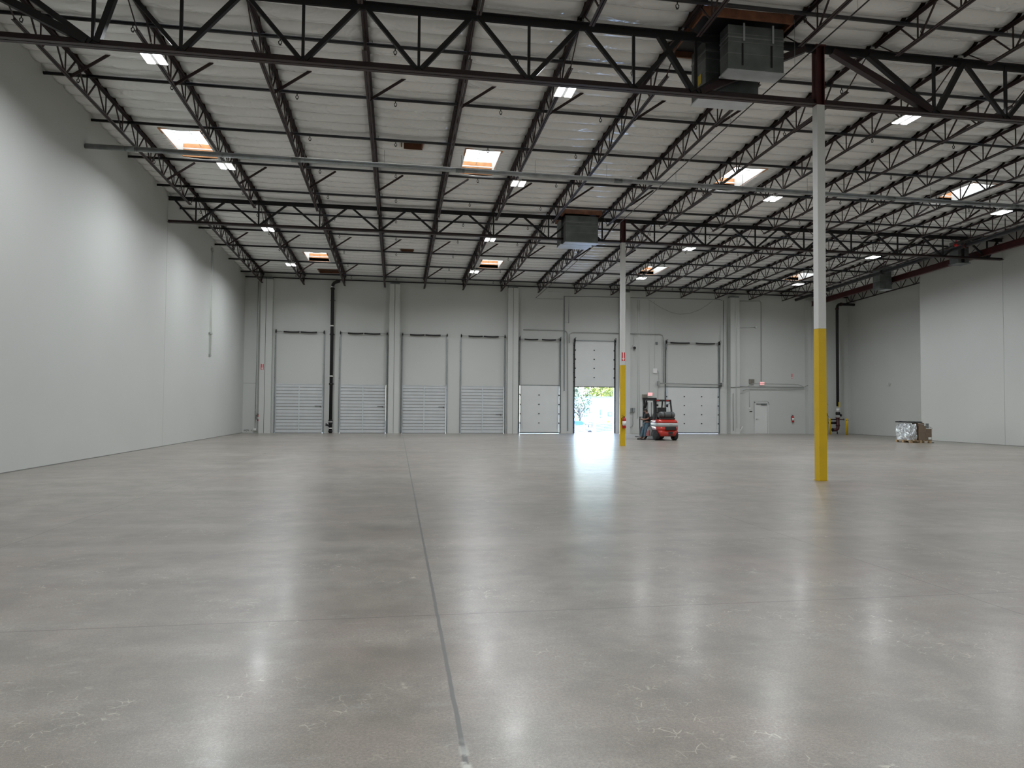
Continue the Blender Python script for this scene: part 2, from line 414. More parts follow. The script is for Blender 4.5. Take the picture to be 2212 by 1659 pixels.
# ---- skylights
bays = ['between the two roof girders', 'in the bay next to the loading doors', 'above the camera side of the near girder']
colw = ['nearest the left wall', 'second from the left wall', 'third from the left wall', 'nearest the right wall']
for i, (x, a, b) in enumerate(SKY):
    z = zb((a+b)/2)+.70
    t = thing('skylight', (x, (a+b)/2, z), 'wood-curbed skylight %s, %s' % (bays[i//4], colw[i % 4]), 'skylight', 'roof skylights')
    w = .60
    mb = MB().box(x-w-.05, x+w+.05, b, b+.05, z+.04, z+.50).box(x-w-.05, x+w+.05, a-.05, a, z+.04, z+.50)
    mb.box(x-w-.05, x-w, a, b, z+.04, z+.50).box(x+w, x+w+.05, a, b, z+.04, z+.50)
    mb.build('curb', 'wood', t)
    mb = MB().box(x-w+.001, x+w-.001, b-.012, b-.001, z+.30, z+.34).box(x-w+.001, x-w+.012, a, b, z+.06, z+.48).box(x+w-.012, x+w-.001, a, b, z+.06, z+.48)
    mb.build('white_liner', 'trim', t)
    mb = MB()
    for q in (.25, .5, .75): mb.bar((x-w, a+(b-a)*q, z+.40), (x+w, a+(b-a)*q, z+.40), .015, .015)
    mb.bar((x, a, z+.42), (x, b, z+.42), .015, .015)
    mb.build('burglar_bars', 'grey', t)
    MB().box(x-w, x+w, a, b, z+.50, z+.53).build('acrylic_pane', 'sky', t)
# ---- small wood framed openings in the insulation
for (x0, x1, a, b), lab in zip(HATCH, ['small open wooden frame in the insulation between the two roof girders', 'small open wooden frame in the insulation of the bay by the loading doors', 'bare brown roof wood exposed above the thick black riser pipe']):
    z = zb(a)+.66
    mb = MB().box(x0-.04, x1+.04, a-.04, a, z-.02, z+.2).box(x0-.04, x1+.04, b, b+.04, z-.06, z+.2).box(x0-.04, x0, a, b, z-.04, z+.2).box(x1, x1+.04, a, b, z-.04, z+.2)
    mb.box(x0, x1, a, b, z+.13, z+.15)
    tag(mb.build('roof_opening_frame', 'woodd'), lab, 'wooden frame')

# ============================================================ JOISTS
def make_joist(bay, ya, yb, y0, y1, nodes, braces):
    zb0 = zb(ya)
    r = empty('roof_joist', (0, ya, zb0))
    L = lambda y, h=0: (0, y-ya, zb(y)-zb0+h)
    def off(p, dx): return (p[0]+dx, p[1], p[2])
    mb = MB()
    for s in (-1, 1):
        a, b = L(y0), L(y1)
        mb.bar((s*.034, a[1], a[2]+.006), (s*.034, b[1], b[2]+.006), .048, .010)
        mb.bar((s*.013, a[1], a[2]+.030), (s*.013, b[1], b[2]+.030), .007, .055)
    mb.build('bottom_chord', 'maroon', r, local=True)
    mb = MB()
    for s in (-1, 1):
        a, b = L(ya, .62), L(yb, .62)
        mb.bar((s*.038, a[1], a[2]), (s*.038, b[1], b[2]), .060, .010)
        mb.bar((s*.012, a[1], a[2]-.03), (s*.012, b[1], b[2]-.03), .007, .055)
    mb.build('top_chord', 'maroon', r, local=True)
    for n in nodes:
        MB().bar(L(n, .02), L(n, .60), .026, .026).build('web_post', 'maroon', r, local=True)
        for s in (-1, 1):
            if ya+.05 < n+s*.56 < yb-.05:
                MB().bar(L(n+s*.05, .02), L(n+s*.56, .60), .034, .030).build('web_diagonal', 'maroon', r, local=True)
    for e, t in ((y0+.05, ya+.1), (y1-.05, yb-.1)):
        MB().bar(L(e, .02), L(t, .60), .022, .022).build('end_web', 'maroon', r, local=True)
    for y in braces:
        mb = MB(); a, b = L(y, .0), L(y-.05, .64)
        mb.bar((.03, a[1], a[2]), (.96, b[1], b[2]), .07, .010, up=(0, 1, 0)).bar((.03, a[1]+.03, a[2]), (.96, b[1]+.03, b[2]), .010, .06)
        mb.build('brace', 'maroon', r, local=True)
    return r
BAY = [('A', .45, 15.15, .95, 14.42, [1.55+1.2192*i for i in range(11)], [3.9, 11.35], 'in the near bay over the camera'),
       ('B', 15.27, 29.95, 16.24, 29.25, [17.36+1.2192*i for i in range(10)], [18.75, 26.25], 'in the bay between the two girders'),
       ('C', 30.06, 44.65, 31.02, 44.42, [31.75+1.2192*i for i in range(11)], [35.3, 41.15], 'in the bay by the loading doors')]
protos = [make_joist(*b[:7]) for b in BAY]
index_children()
for bi, (pr, b) in enumerate(zip(protos, BAY)):
    first = True
    for i, x in enumerate(JX):
        if i == 16 and bi < 2: continue
        o = pr if first else copy_tree(pr)
        first = False
        o.location = (x, b[1], zb(b[1]))
        where = 'closest to the left wall' if i == 0 else ('%s from the left wall' % ORD[i]) if i < 15 else 'running beside the right wall' if i == 15 else 'tight against the recessed right wall'
        tag(o, 'maroon roof joist %s, %s' % (b[7], where), 'roof joist', 'open web joists '+b[7])
        if i in (15, 16):
            for ch in list(o.children):
                if ch.name.startswith('brace'): bpy.data.objects.remove(ch)

# ============================================================ GIRDERS
def girder(label, Y, zb0, zt0, x0, x1, hb, ht, posts, diags, wb=.20, col='black'):
    t = thing('roof_girder', (x0, Y, zb0), label, 'roof girder', 'trussed roof girders')
    sl = .0017
    zz = lambda x, z: z+sl*(x-XC)
    def chord(nm, z, h, flip, m):
        mb = MB()
        for s in (-1, 1):
            zf = z if not flip else z+h
            mb.bar((x0, Y+s*(wb/4+.012), zz(x0, zf+(.008 if not flip else -.008))), (x1, Y+s*(wb/4+.012), zz(x1, zf+(.008 if not flip else -.008))), wb/2, .016)
            mb.bar((x0, Y+s*.018, zz(x0, z+h/2)), (x1, Y+s*.018, zz(x1, z+h/2)), .014, h)
        return mb.build(nm, m, t)
    chord('bottom_chord', zb0, hb, False, 'maroon'); chord('top_chord', zt0-ht, ht, True, col)
    for x, w in posts: MB().bar((x, Y, zz(x, zb0+.03)), (x, Y, zz(x, zt0-.03)), w, w, up=(1, 0, 0)).build('web_post', col, t)
    for xb_, xt_, w in diags: MB().bar((xb_, Y, zz(xb_, zb0+hb*.6)), (xt_, Y, zz(xt_, zt0-ht*.6)), w, w).build('web_diagonal', 'maroon' if abs(xt_-XC) < .5 else col, t)
    return t
def g1(x0, x1, label, zb0=8.935, zt0=10.37, Y=Y1):
    posts, diags = [], []
    tops = [x for x in JX if x0+.3 < x < x1-.3]
    B0, B1 = x0+3.0, x1-3.0
    mids = [x+PITCH/2 for x in tops if B0+1.1 < x+PITCH/2 < B1-1.1]
    nodes = [B0]+mids+[B1]
    for n in nodes: posts.append((n, .06))
    for n in mids:
        diags.append((n-.05, n-PITCH/2+.08, .085)); diags.append((n+.05, n+PITCH/2-.08, .10))
    nt = min(tops, key=lambda q: abs(q-B0-.6)); diags.append((B0+.08, nt if nt > B0+.3 else B0+.9, .12))
    nt = min(tops, key=lambda q: abs(q-B1+.6)); diags.append((B1-.08, nt if nt < B1-.3 else B1-.9, .12))
    diags += [(B0-.1, x0+.25, .15), (B0-.02, x0+1.2, .11), (B1+.1, x1-.25, .15), (B1+.02, x1-1.2, .11)]
    return girder(label, Y, zb0, zt0, x0, x1, .15, .15, posts, diags)
g1(XL+.05, XC-.11, 'long dark trussed roof girder from the left wall to the near column')
g1(XC+.11, XR-.02, 'dark trussed roof girder running right from the near yellow and white column')
def g2(x0, x1, label):
    posts, diags = [], []
    js = [x for x in JX if x0+.3 < x < x1-.3]
    for n in js:
        posts.append((n, .055)); l = max(n-PITCH/2, x0+.12); r_ = min(n+PITCH/2, x1-.12)
        diags.append((n-.05, l+.09, .075)); diags.append((n+.05, r_-.09, .075))
    return girder(label, Y2, 9.045, 10.10, x0, x1, .11, .15, posts, diags, wb=.18)
g2(XL+.02, XC-.11, 'far trussed roof girder from the left wall seam to the far yellow column')
g2(XC+.11, XR-.02, 'far trussed roof girder from the far column to the right wall')

# maroon wide-flange beam running to the back along the right wall
bz = lambda y: 10.12-.030*y
t = MB()
for w, z, h in ((.18, 0, .016), (.012, .15, .30), (.18, .30, .016)): t.bar((28.12, .5, bz(.5)+z), (28.12, YB-.02, bz(YB-.02)+z), w, h)
tag(t.build('steel_beam', 'maroonb'), 'long maroon wide-flange beam running back beside the right wall', 'beam')
# ============================================================ COLUMNS
def column(Y, zbot, ztop, ztext, which):
    t = thing('support_column', (XC, Y, 0), 'square steel column painted yellow below and white above, the %s one' % which, 'column', 'free-standing columns')
    h = .10
    MB().box(XC-h, XC+h, Y-h, Y+h, .012, 3.576).build('yellow_lower_shaft', 'yellow', t, bevel=.008)
    MB().box(XC-h, XC+h, Y-h, Y+h, 3.576, zbot).build('white_upper_shaft', 'trim', t, bevel=.008)
    mb = MB().box(XC-h-.005, XC+h+.005, Y-.012, Y+.012, zbot, ztop-.02).box(XC-h-.005, XC-h+.015, Y-h, Y+h, zbot, ztop-.02).box(XC+h-.015, XC+h+.005, Y-h, Y+h, zbot, ztop-.02).box(XC-h-.03, XC+h+.03, Y-h-.02, Y+h+.02, ztop-.05, ztop-.02)
    mb.build('maroon_head', 'maroonb', t)
    MB().box(XC-h-.012, XC+h+.012, Y-h-.012, Y+h+.012, .0005, .012).build('base_plate', 'yellow', t)
    return t
column(Y1, 8.93, 10.40, 10, 'large near'); column(Y2, 9.05, 10.12, 10, 'slimmer-looking far')
# pilasters against the back wall
for i, (a, b, zt) in enumerate([(-8.24, -7.55, 9.35), (-.56, .09, 9.30), (6.93, 7.60, 9.33), (14.41, 15.07, 9.3), (22.11, 22.77, 9.2), (27.80, 28.35, 9.2)]):
    wh = ['nearest the left corner, with a dark centre seam', 'between the second and third ribbed doors', 'left of the closed white sectional door', 'just right of the open doorway', 'right of the wide sectional door', 'behind the near column, left of the riser'][i]
    t = thing('wall_pilaster', ((a+b)/2, YB-.2, 0), 'white square wall pilaster %s' % wh, 'pilaster', 'back wall pilasters')
    c = (a+b)/2 if i else -7.93
    MB().box(a, c-.012, YB-.42, YB-.005, 0, zt).box(c+.012, b, YB-.42, YB-.005, 0, zt).box(c-.02, c+.02, YB-.38, YB-.01, 0, zt).build('shaft', 'wall', t)
    if i in (0,): MB().box(c-.0115, c+.0115, YB-.418, YB-.381, 0, zt+.1).build('dark_seam', 'black', t)
    else: MB().box(c-.010, c+.010, YB-.40, YB-.381, 0, zt).build('sealed_seam', 'seam' if i in (1, 2) else 'trim', t)
    if i < 5: MB().box(a+.03, b-.03, YB-.40, YB-.02, zt, zt+.10).build('steel_cap', 'galvd', t)
# ledger under the roof along the back wall
tag(MB().bar((XL+.01, YB-.06, 9.50), (XF-.02, YB-.06, 9.53), .06, .06).build('ledger_angle', 'black'), 'dark steel ledger line along the top of the back wall', 'ledger')

# ============================================================ SPRINKLER LINES, MAINS, HANGERS
PY = [11.1, 14.05, 16.99, 19.83, 22.74, 25.70, 28.63, 31.54, 34.39, 37.33, 40.29, 43.32]
HX = [-8.4, -6.08, -2.84, -.16, 2.84, 5.82, 8.8, 11.7, 14.7, 17.6, 20.5, 23.5]
head_me = None
for i, y in enumerate(PY):
    z = zb(y)+(.545 if y < Y2 else .545-.085*(y-Y2)/13)
    t = thing('sprinkler_pipe', (XL, y, z), 'black sprinkler branch pipe under the ceiling, %s line counting from the back wall' % ORD[len(PY)-1-i], 'pipe', 'sprinkler branch pipes')
    mb = MB().tube([(XL+.01, y, z), (27.6, y, z)], .046, 8)
    mb.build('pipe', 'blackpipe', t)
    for j, hx in enumerate(HX):
        x = hx+(i % 2)*.0
        if head_me is None:
            mb = MB().tube([(0, 0, -.03), (0, 0, -.085)], .014, 6)
            mb.tube([(0, 0, -.085), (.035, 0, -.12), (.03, 0, -.165), (0, 0, -.185), (-.03, 0, -.165), (-.035, 0, -.12)], .011, 5, closed=True)
            mb.lathe([(.030, -.185), (.030, -.195)], n=8)
            h = mb.build('sprinkler_head', 'black', t, local=True); head_me = h.data
        else:
            h = bpy.data.objects.new('sprinkler_head', head_me); C.objects.link(h); h.parent = t
        h.location = (x-XL, 0, 0)
    mb = MB()
    for x in JX[1:15:2]: mb.tube([(x+.15, y, z+.03), (x+.15, y, z+.12)], .006, 5).lathe([(.043, -.015), (.043, .015)], (x+.6, y, z), 'x', 8)
    mb.build('coupling', 'black', t)
# fire main along the right side
fz = lambda y: 10.40-.030*y-.02
t = thing('fire_main', (26.5, 29.5, fz(29.5)), 'thick black fire main running front to back right of the joists', 'pipe')
MB().tube([(26.5, .6, fz(.6)), (26.5, 43.6, fz(43.6))], .10, 12).build('pipe', 'blackpipe', t)
for y in (5, 11, 17, 23, 27, 32, 37, 41.5): MB().tube([(26.5, y, fz(y)+.06), (26.5, y, zb(y)+.6)], .018, 6).build('hanger_rod', 'black', t)
for y in (8, 14, 20, 29.2, 35, 40): MB().lathe([(.13, -.06), (.13, .06)], (26.5, y, fz(y)), 'y', 12).build('coupling', 'maroonb' if y == 29.2 else 'black', t)
t = thing('valve_pipe', (26.2, 28.6, 9.6), 'thin black pipe with red valve beside the fire main', 'pipe')
MB().tube([(26.15, 27.8, 9.62), (26.2, 33.5, 9.42)], .03, 8).build('pipe', 'blackpipe', t)
MB().lathe([(.05, -.10), (.09, -.06), (.09, .06), (.05, .10)], (26.17, 29.4, 9.57), 'y', 12).tube([(26.17, 29.4, 9.6), (26.17, 29.4, 9.78)], .03, 8).build('red_valve', 'rede', t)

# long galvanised pipe hung under the joists across the hall
t = thing('hanging_pipe', (XL, 22.45, 9.29), 'long galvanised pipe hung across the hall below the joists', 'pipe')
ty = lambda x: 22.36+.005*(x-XL)
tz = lambda x: 9.30-.0012*(x-XL)
MB().tube([(XL+.005, ty(XL), tz(XL)), (27.5, ty(27.5), tz(27.5))], .066, 12).build('pipe', 'galv', t)
MB().tube([(XL+.005, ty(XL)+.02, tz(XL)+.075), (27.5, ty(27.5)+.02, tz(27.5)+.075)], .022, 6).build('rail', 'conduit', t)
for x in (-8.0, -3.2, 1.9, 7.2, 12.3, 17.4, 22.5): MB().lathe([(.072, -.14), (.072, .14)], (x, ty(x), tz(x)), 'x', 10).build('coupling', 'galvd', t)
for x in [q+.35 for q in JX[:15]]:
    z = tz(x); y = ty(x)
    MB().tube([(x, y, z+.06), (x, y, zb(y)+.08)], .006, 5).tube([(x+0*math.cos(a), y+.07*math.cos(a), z+.07*math.sin(a)) for a in [PI*2*k/12 for k in range(12)]], .006, 4, closed=True).build('hanger', 'galv', t)
# thin conduit running front to back
t = thing('ceiling_conduit', (9.0, 15, 9.4), 'thin dark conduit running front to back under the joists left of the columns', 'conduit')
cz = lambda y: 9.70-.0205*y
MB().tube([(8.75, 2, cz(2)), (8.75, 20, cz(20)), (8.80, YB-.05, 8.79)], .016, 6).build('pipe', 'blackpipe', t)
for y in (12.2, 14.4, 17.5, 20.6, 24, 28, 33, 38): MB().tube([(8.76, y, cz(y)), (8.76, y, zb(y)+.6)], .004, 5).build('hanger_rod', 'galv', t)

# ============================================================ HIGH BAY LIGHTS
def make_light():
    r = empty('high_bay_light', (0, 0, 0))
    MB().box(-.24, .24, -.30, .30, .015, .045).box(-.06, .06, -.22, .22, .045, .10).build('housing', 'white', r, local=True, bevel=.008)
    for s in (-1, 1):
        MB().box(s*.135-.085, s*.135+.085, -.28, .28, .002, .014).build('led_strip', 'lens', r, local=True)
        for y in (-.18, .18): MB().tube([(s*.10, y, .045), (0, y, .30)], .006, 5).build('hanger_wire', 'trim', r, local=True)
        ld = bpy.data.lights.new('lamp', 'AREA'); ld.shape = 'RECTANGLE'; ld.size = .17; ld.size_y = .56
        ld.energy = LAMP_W; ld.color = (.94, .97, 1.0); ld.spread = math.radians(165)
        lo = bpy.data.objects.new('lamp', ld); C.objects.link(lo); lo.parent = r; lo.location = (s*.135, 0, -.004)
    MB().tube([(0, .2, .10), (.03, .24, .20), (.10, .24, .24), (.14, .2, .18), (.10, .14, .12), (0, .1, .10)], .008, 5).build('power_cord', 'trim', r, local=True)
    return r
lproto = make_light(); index_children(); firstl = True
rows = [(-11.0, 'behind the viewpoint'), (-4.0, 'behind the viewpoint, nearer'), (3.5, 'over the viewpoint'),
        (17.05, 'just behind the near girder'), (24.0, 'in mid-hall near the hung galvanised pipe'), (31.6, 'just behind the far girder'), (38.25, 'in the row closest to the loading doors')]
ccol = ['nearest the left wall', 'second from the left', 'third from the left', 'nearest the right wall']
for y, where in rows:
    for c, x in enumerate((-5.64, 4.08, 13.68, 23.40)):
        o = lproto if firstl else copy_tree(lproto); firstl = False
        o.location = (x, y, zb(y)-.20)
        tag(o, 'LED high-bay light %s, %s' % (where, ccol[c]), 'ceiling light', 'LED high bay lights')

# ============================================================ ROOF DUCT BOXES
def duct(name_lab, boxes, curb, brk=True, tagp=None):
    x0, x1, y0, y1, z = curb
    t = thing('roof_duct', ((x0+x1)/2, (y0+y1)/2, z), name_lab, 'duct', 'sheet metal roof ducts')
    if x1-x0 > 1.5:
        mb = MB().box(x0-.04, x1+.04, y0-.05, y0, z-.05, z+.16).box(x0-.04, x1+.04, y1, y1+.05, z-.05, z+.16).box(x0-.04, x0, y0, y1, z-.05, z+.16).box(x1, x1+.04, y0, y1, z-.05, z+.16)
        mb.build('wood_curb', 'curbwood', t)
        MB().box(x0, x1, y0, y1, z+.10, z+.14).build('curb_lid', 'black', t)
    for i, (a, b, c, d, zl, zh, lip) in enumerate(boxes):
        MB().box(a, b, c, d, zl, zh).build('plenum_box', 'galvd', t, bevel=.006)
        mb = MB()
        for q in (.36, .62, .80): zq = zl+(zh-zl)*q; mb.box(a-.006, b+.006, c-.006, d+.006, zq-.006, zq+.006)
        mb.box(a-.01, b+.01, c-.012, d+.012, zh-.30, zh-.27)
        mb.build('standing_seam', 'galv', t)
        if lip: MB().box(a-.02, b+.02, c-.02, d+.02, zl-.035, zl-.004).build('bottom_pan', 'galvw', t)
    if brk:
        a, b, c, d, zl, zh, _ = boxes[0]
        for q in (.28, .80):
            x = a+(b-a)*q
            MB().bar((x, c-.02, zh+.05), (x, c-.02, zh-.36), .045, .012, up=(0, 1, 0)).build('hanger_strap', 'galvw', t)
            MB().bar((x-.03, c-.012, zh-.42), (x-.03, c-.012, zh-.92), .035, .012, up=(0, 1, 0)).build('dark_slot', 'black', t)
    if tagp: MB().box(*tagp).build('yellow_tag', 'tag', t)
    return t
duct('large sheet-metal roof duct hanging by the near girder, in its raw wood curb',
     [(7.26, 8.62, 14.62, 15.02, 9.34, 10.36, True), (7.08, 8.42, 15.40, 16.20, 9.17, 10.42, True)], (6.62, 8.74, 14.52, 16.36, 10.48), tagp=(7.065, 7.079, 15.62, 15.80, 9.45, 9.68))
duct('sheet-metal roof duct beside the far girder, left of the far column',
     [(7.10, 8.56, 29.48, 29.86, 8.88, 10.02, True), (7.06, 8.44, 30.14, 30.95, 8.93, 10.08, True)], (7.06, 8.66, 29.40, 31.15, 10.12), brk=False)
_d = duct('sheet-metal duct behind the right end of the far girder',
     [(27.02, 27.20, 30.25, 30.8, 8.94, 10.0, False), (27.40, 27.62, 30.25, 30.8, 8.94, 10.0, False)], (27.02, 27.62, 30.2, 30.9, 10.0), brk=False)
MB().box(27.201, 27.399, 30.30, 30.75, 8.95, 10.0).build('dark_gap_panel', 'black', _d)
MB().box(26.98, 27.68, 30.2, 30.85, 8.90, 8.935).build('bottom_pan', 'galvd', _d)
duct('smallest sheet-metal duct, hanging at the maroon beam toward the back',
     [(27.16, 27.50, 36.1, 36.7, 8.62, 9.9, False), (27.51, 27.92, 36.1, 36.7, 8.62, 9.9, True)], (27.16, 27.9, 36.1, 36.7, 9.8), brk=False)

# ============================================================ DOCK DOORS
def tracks(t, a, b, zt, m='galv', kick=True):
    for s, x in ((-1, a), (1, b)):
        mb = MB().box(x-.022, x+.022, YB-.075, YB-.055, .02, zt).box(x+s*.05-.006, x+s*.05+.006, YB-.06, YB-.004, .02, zt-.25)
        for q in range(10): mb.box(min(x, x+s*.05)-.01, max(x, x+s*.05)+.01, YB-.058, YB-.006, .35+q*.6, .39+q*.6)
        mb.build('door_track', m, t)
def spring(t, a, b, z, segs, m='black'):
    MB().tube([(a, YB-.16, z), (b, YB-.16, z)], .013, 8).build('torsion_shaft', 'galv', t)
    for s0, s1 in segs: MB().tube([(s0+(s1-s0)*i/8, YB-.16, z-.02*math.sin(PI*i/8)-.01) for i in range(9)], .046, 8).build('torsion_spring', m, t)
    for x in (a, b):
        MB().lathe([(.085, -.03), (.06, -.02), (.06, .02), (.085, .03)], (x, YB-.16, z), 'x', 14).build('cable_drum', m, t)
        MB().box(x-.006, x+.006, YB-.22, YB-.004, z-.10, z+.12).build('bearing_plate', m, t)
def ribbed(n, a, b, h, lockx, lab, lockz=1.66):
    t = empty('door_%d' % n, ((a+b)/2, YB, 0)); tag(t, lab, 'door', 'ribbed steel dock doors', 'structure')
    p0, p1 = a+.025, b-.035; hs = (h-.03)/5
    for k in range(5):
        z0 = .02+k*hs; mb = MB()
        prof = [(0, 0), (0, hs/3-.03), (.02, hs/3-.012), (.02, hs/3+.012), (0, hs/3+.03), (0, 2*hs/3-.03), (.02, 2*hs/3-.012), (.02, 2*hs/3+.012), (0, 2*hs/3+.03), (0, hs)]
        poly = [(YB-.030+u, z0+v) for u, v in prof]+[(YB+.02, z0+hs), (YB+.02, z0)]
        mb.prism(poly, p0, p1, 'x'); mb.build('door_section', 'dock', t)
    MB().box((p0+p1)/2-.035, (p0+p1)/2+.035, YB-.055, YB-.031, .02, h-.02).build('centre_stile', 'galvw', t)
    MB().box(p0-.02, p0+.03, YB-.05, YB-.031, .02, h-.02).build('end_stile', 'galvw', t)
    MB().box(p1-.03, p1+.02, YB-.05, YB-.031, .02, h-.02).build('end_stile', 'galvw', t)
    MB().box(p0-.02, p1+.02, YB-.05, YB+.01, h-.03, h+.0).build('top_strut', 'galvw', t)
    mb = MB()
    for k in range(1, 5): mb.box(p0, p1, YB-.040, YB-.031, .02+k*hs-.014, .02+k*hs+.014)
    mb.build('section_joint', 'seam', t)
    mb = MB()
    for k in range(5):
        for q in (1, 2): mb.box(p0+.03, p1-.03, YB-.034, YB-.0305, .02+(k+q/3)*hs-.006, .02+(k+q/3)*hs+.006)
    mb.build('rib_line', 'seam', t)
    MB().box(lockx-.30, lockx+.06, YB-.072, YB-.056, lockz-.012, lockz+.012).box(lockx+.03, lockx+.06, YB-.085, YB-.056, lockz-.09, lockz+.02).build('slide_lock', 'black', t)
    MB().box(p0, p1, YB-.03, YB+.0, .001, .02).build('bottom_seal', 'rubber', t)
    tracks(t, a-.01, b+.01, 6.22)
    w = b-a; spring(t, a-.0, b+.02, 6.2, [(a+.45, a+w/2-.03), (a+w/2+.03, b-.40)])
    MB().tube([(a+.02, YB-.1, 6.15), (a+.05, YB-.07, .4)], .004, 4).tube([(b-.02, YB-.1, 6.15), (b-.05, YB-.07, .4)], .004, 4).build('lift_cable', 'galv', t)
ribbed(1, -7.36, -4.53, 3.0, -4.72, 'ribbed grey steel dock door nearest the left corner')
ribbed(2, -3.53, -.70, 3.0, -.93, 'ribbed grey steel dock door just right of the thick black riser')
ribbed(3, .28, 3.05, 3.0, 2.86, 'ribbed grey steel dock door, third from the left')
ribbed(4, 3.97, 6.76, 3.0, 6.52, 'ribbed grey steel dock door with the lower slide lock, fourth from the left', 1.20)
def sectional(n, a, b, z0, z1, nsec, hinges, lab, segs, track_top, dark='galvd'):
    t = empty('door_%d' % n, ((a+b)/2, YB, 0)); tag(t, lab, 'door', 'white sectional doors', 'structure')
    hs = (z1-z0)/nsec
    for k in range(nsec):
        mb = MB(); zz0 = z0+k*hs
        mb.box(a+.02, b-.02, YB-.065 if z0 > 1 else YB-.045, YB-.015 if z0 > 1 else YB+.01, zz0, zz0+hs)
        mb.box(a+.02, b-.02, (YB-.068 if z0 > 1 else YB-.048), (YB-.064 if z0 > 1 else YB-.044), zz0-.006, zz0+.006)
        for q in range(1, 5): zq = zz0+hs*q/5; mb.box(a+.06, b-.06, YB-(.068 if z0 > 1 else .048), YB-(.064 if z0 > 1 else .044), zq-.004, zq+.004)
        mb.build('door_section', 'sect', t)
    MB().box(a-.01, b+.01, YB-.04, YB+.02, z1-.004, z1+.05).build('top_seal', 'galvd', t)
    yf = YB-(.068 if z0 > 1 else .048)
    for k in range(1, nsec):
        zq = z0+k*hs
        for hx in hinges: MB().box(hx-.04, hx+.04, yf-.02, yf, zq-.03, zq+.03).build('hinge', 'black', t)
        mb = MB()
        for x in (a+.03, b-.03): mb.box(x-.03, x+.03, yf-.03, yf, zq-.05, zq+.03)
        mb.build('roller_bracket', 'black', t)
    MB().box(a+.01, b-.01, YB-.07, YB-.005, z0-.05, z0+.004).build('bottom_seal', 'rubber', t)
    tracks(t, a-.03, b+.03, track_top, dark)
    for s, x in ((-1, a-.03), (1, b+.03)):
        MB().bar((x, YB-.07, track_top), (x-s*.02, YB-.40, track_top+.03), .03, .03).bar((x, YB-.02, track_top-.9), (x, YB-.40, track_top), .02, .02).build('track_bracket', dark, t)
    spring(t, a-.02, b+.02, track_top-.14, segs)
    if z0 < 1: MB().tube([(a+.0, YB-.15, track_top-.2), (a+.16, YB-.07, z0+.2)], .004, 4).tube([(b, YB-.15, track_top-.2), (b-.16, YB-.07, z0+.2)], .004, 4).build('lift_cable', 'galvd', t)
    return t
sectional(5, 7.78, 10.40, .07, 3.08, 5, [9.05], 'closed white sectional door left of the open doorway', [(8.05, 8.95), (9.20, 10.12)], 6.22)
sectional(6, 11.42, 14.10, 3.07, 6.05, 5, [12.72], 'raised white sectional door above the bright open doorway', [], 6.2, 'black')
sectional(7, 17.70, 21.42, .07, 3.08, 5, [18.97, 20.20], 'wide white sectional door behind the forklift', [(17.95, 19.3), (19.75, 21.1)], 6.22)
t = thing('guard_bar', (19.4, YB-.22, 3.31), 'grey horizontal bar across the wide white door', 'bar')
MB().tube([(17.13, YB-.24, 3.34), (21.62, YB-.24, 3.29)], .035, 10).build('bar', 'conduit', t)
MB().box(17.08, 17.18, YB-.28, YB-.01, 3.22, 3.48).box(21.57, 21.67, YB-.28, YB-.01, 3.17, 3.43).build('end_bracket', 'conduit', t)
# man door
t = empty('door_8', (24.5, YB, 0)); tag(t, 'white walk-through steel door with closer and lever', 'door', None, 'structure')
MB().box(24.10, 24.98, YB-.03, YB-.004, .01, 2.09).build('door_leaf', 'trim', t, bevel=.004)
MB().box(24.03, 24.095, YB-.05, YB-.002, 0, 2.16).box(24.985, 25.05, YB-.05, YB-.002, 0, 2.16).box(24.03, 25.05, YB-.05, YB-.002, 2.095, 2.16).build('door_frame', 'trim', t)
MB().box(24.094, 24.100, YB-.034, YB-.003, .01, 2.09).box(24.980, 24.986, YB-.034, YB-.003, .01, 2.09).box(24.10, 24.98, YB-.034, YB-.003, 2.088, 2.096).build('shadow_gap', 'black', t)
MB().box(24.16, 24.62, YB-.07, YB-.031, 2.00, 2.04).box(24.52, 24.90, YB-.10, YB-.031, 1.96, 2.05).build('door_closer', 'galvd', t)
MB().lathe([(.03, 0), (.03, -.05)], (24.18, YB-.03, 1.0), 'y', 10).box(24.16, 24.30, YB-.09, YB-.07, .99, 1.01).build('door_lever', 'galv', t)

# ============================================================ WALL FITTINGS
def run(name, label, pts, r=.016, m='wconduit', off=.05, cat='conduit', n=6, ys=None):
    o = MB().tube([(x, YB-off, z) for x, z in pts], r, n).build(name, m); return tag(o, label, cat)
run('wall_conduit', 'grey conduit bending down beside the left edge of the open doorway', [(7.99, 6.70), (10.70, 6.70), (10.86, 6.64), (10.92, 6.5), (10.96, 2.8), (10.97, .16)], .028, 'conduit')
run('gas_pipe', 'thin dark pipe dropping from roof height between the white door and open doorway', [(10.68, 8.95), (10.70, 6.0), (10.71, 2.75)], .024, 'galvd', .09)
run('gas_pipe', 'thin dark pipe running high above the open and wide doors', [(10.68, 8.955), (14.2, 9.0), (18.9, 9.05), (21.52, 9.09), (21.66, 9.0)], .018, 'galvd', .10)
run('gas_pipe', 'thin dark pipe dropping beside the wide door to the guard bar', [(21.67, 9.0), (21.64, 6.0), (21.62, 3.45)], .022, 'galvd', .30)
run('wall_conduit', 'grey conduit looping over the open doorway toward the pilaster', [(11.04, 5.9), (11.05, 6.45), (11.25, 6.60), (13.2, 6.62), (14.4, 6.61)], .022, 'conduit', .08)
run('wall_conduit', 'grey conduit over the right of the pilaster bending down at the wide door', [(14.88, 6.61), (17.2, 6.62), (17.42, 6.56), (17.48, 6.38), (17.48, 3.4)], .026, 'conduit', .08)
run('wall_conduit', 'thin white conduit high beside the open doorway', [(9.63, 9.24), (10.95, 9.2), (11.0, 9.15), (11.0, 7.2), (10.82, 7.25)], .014)
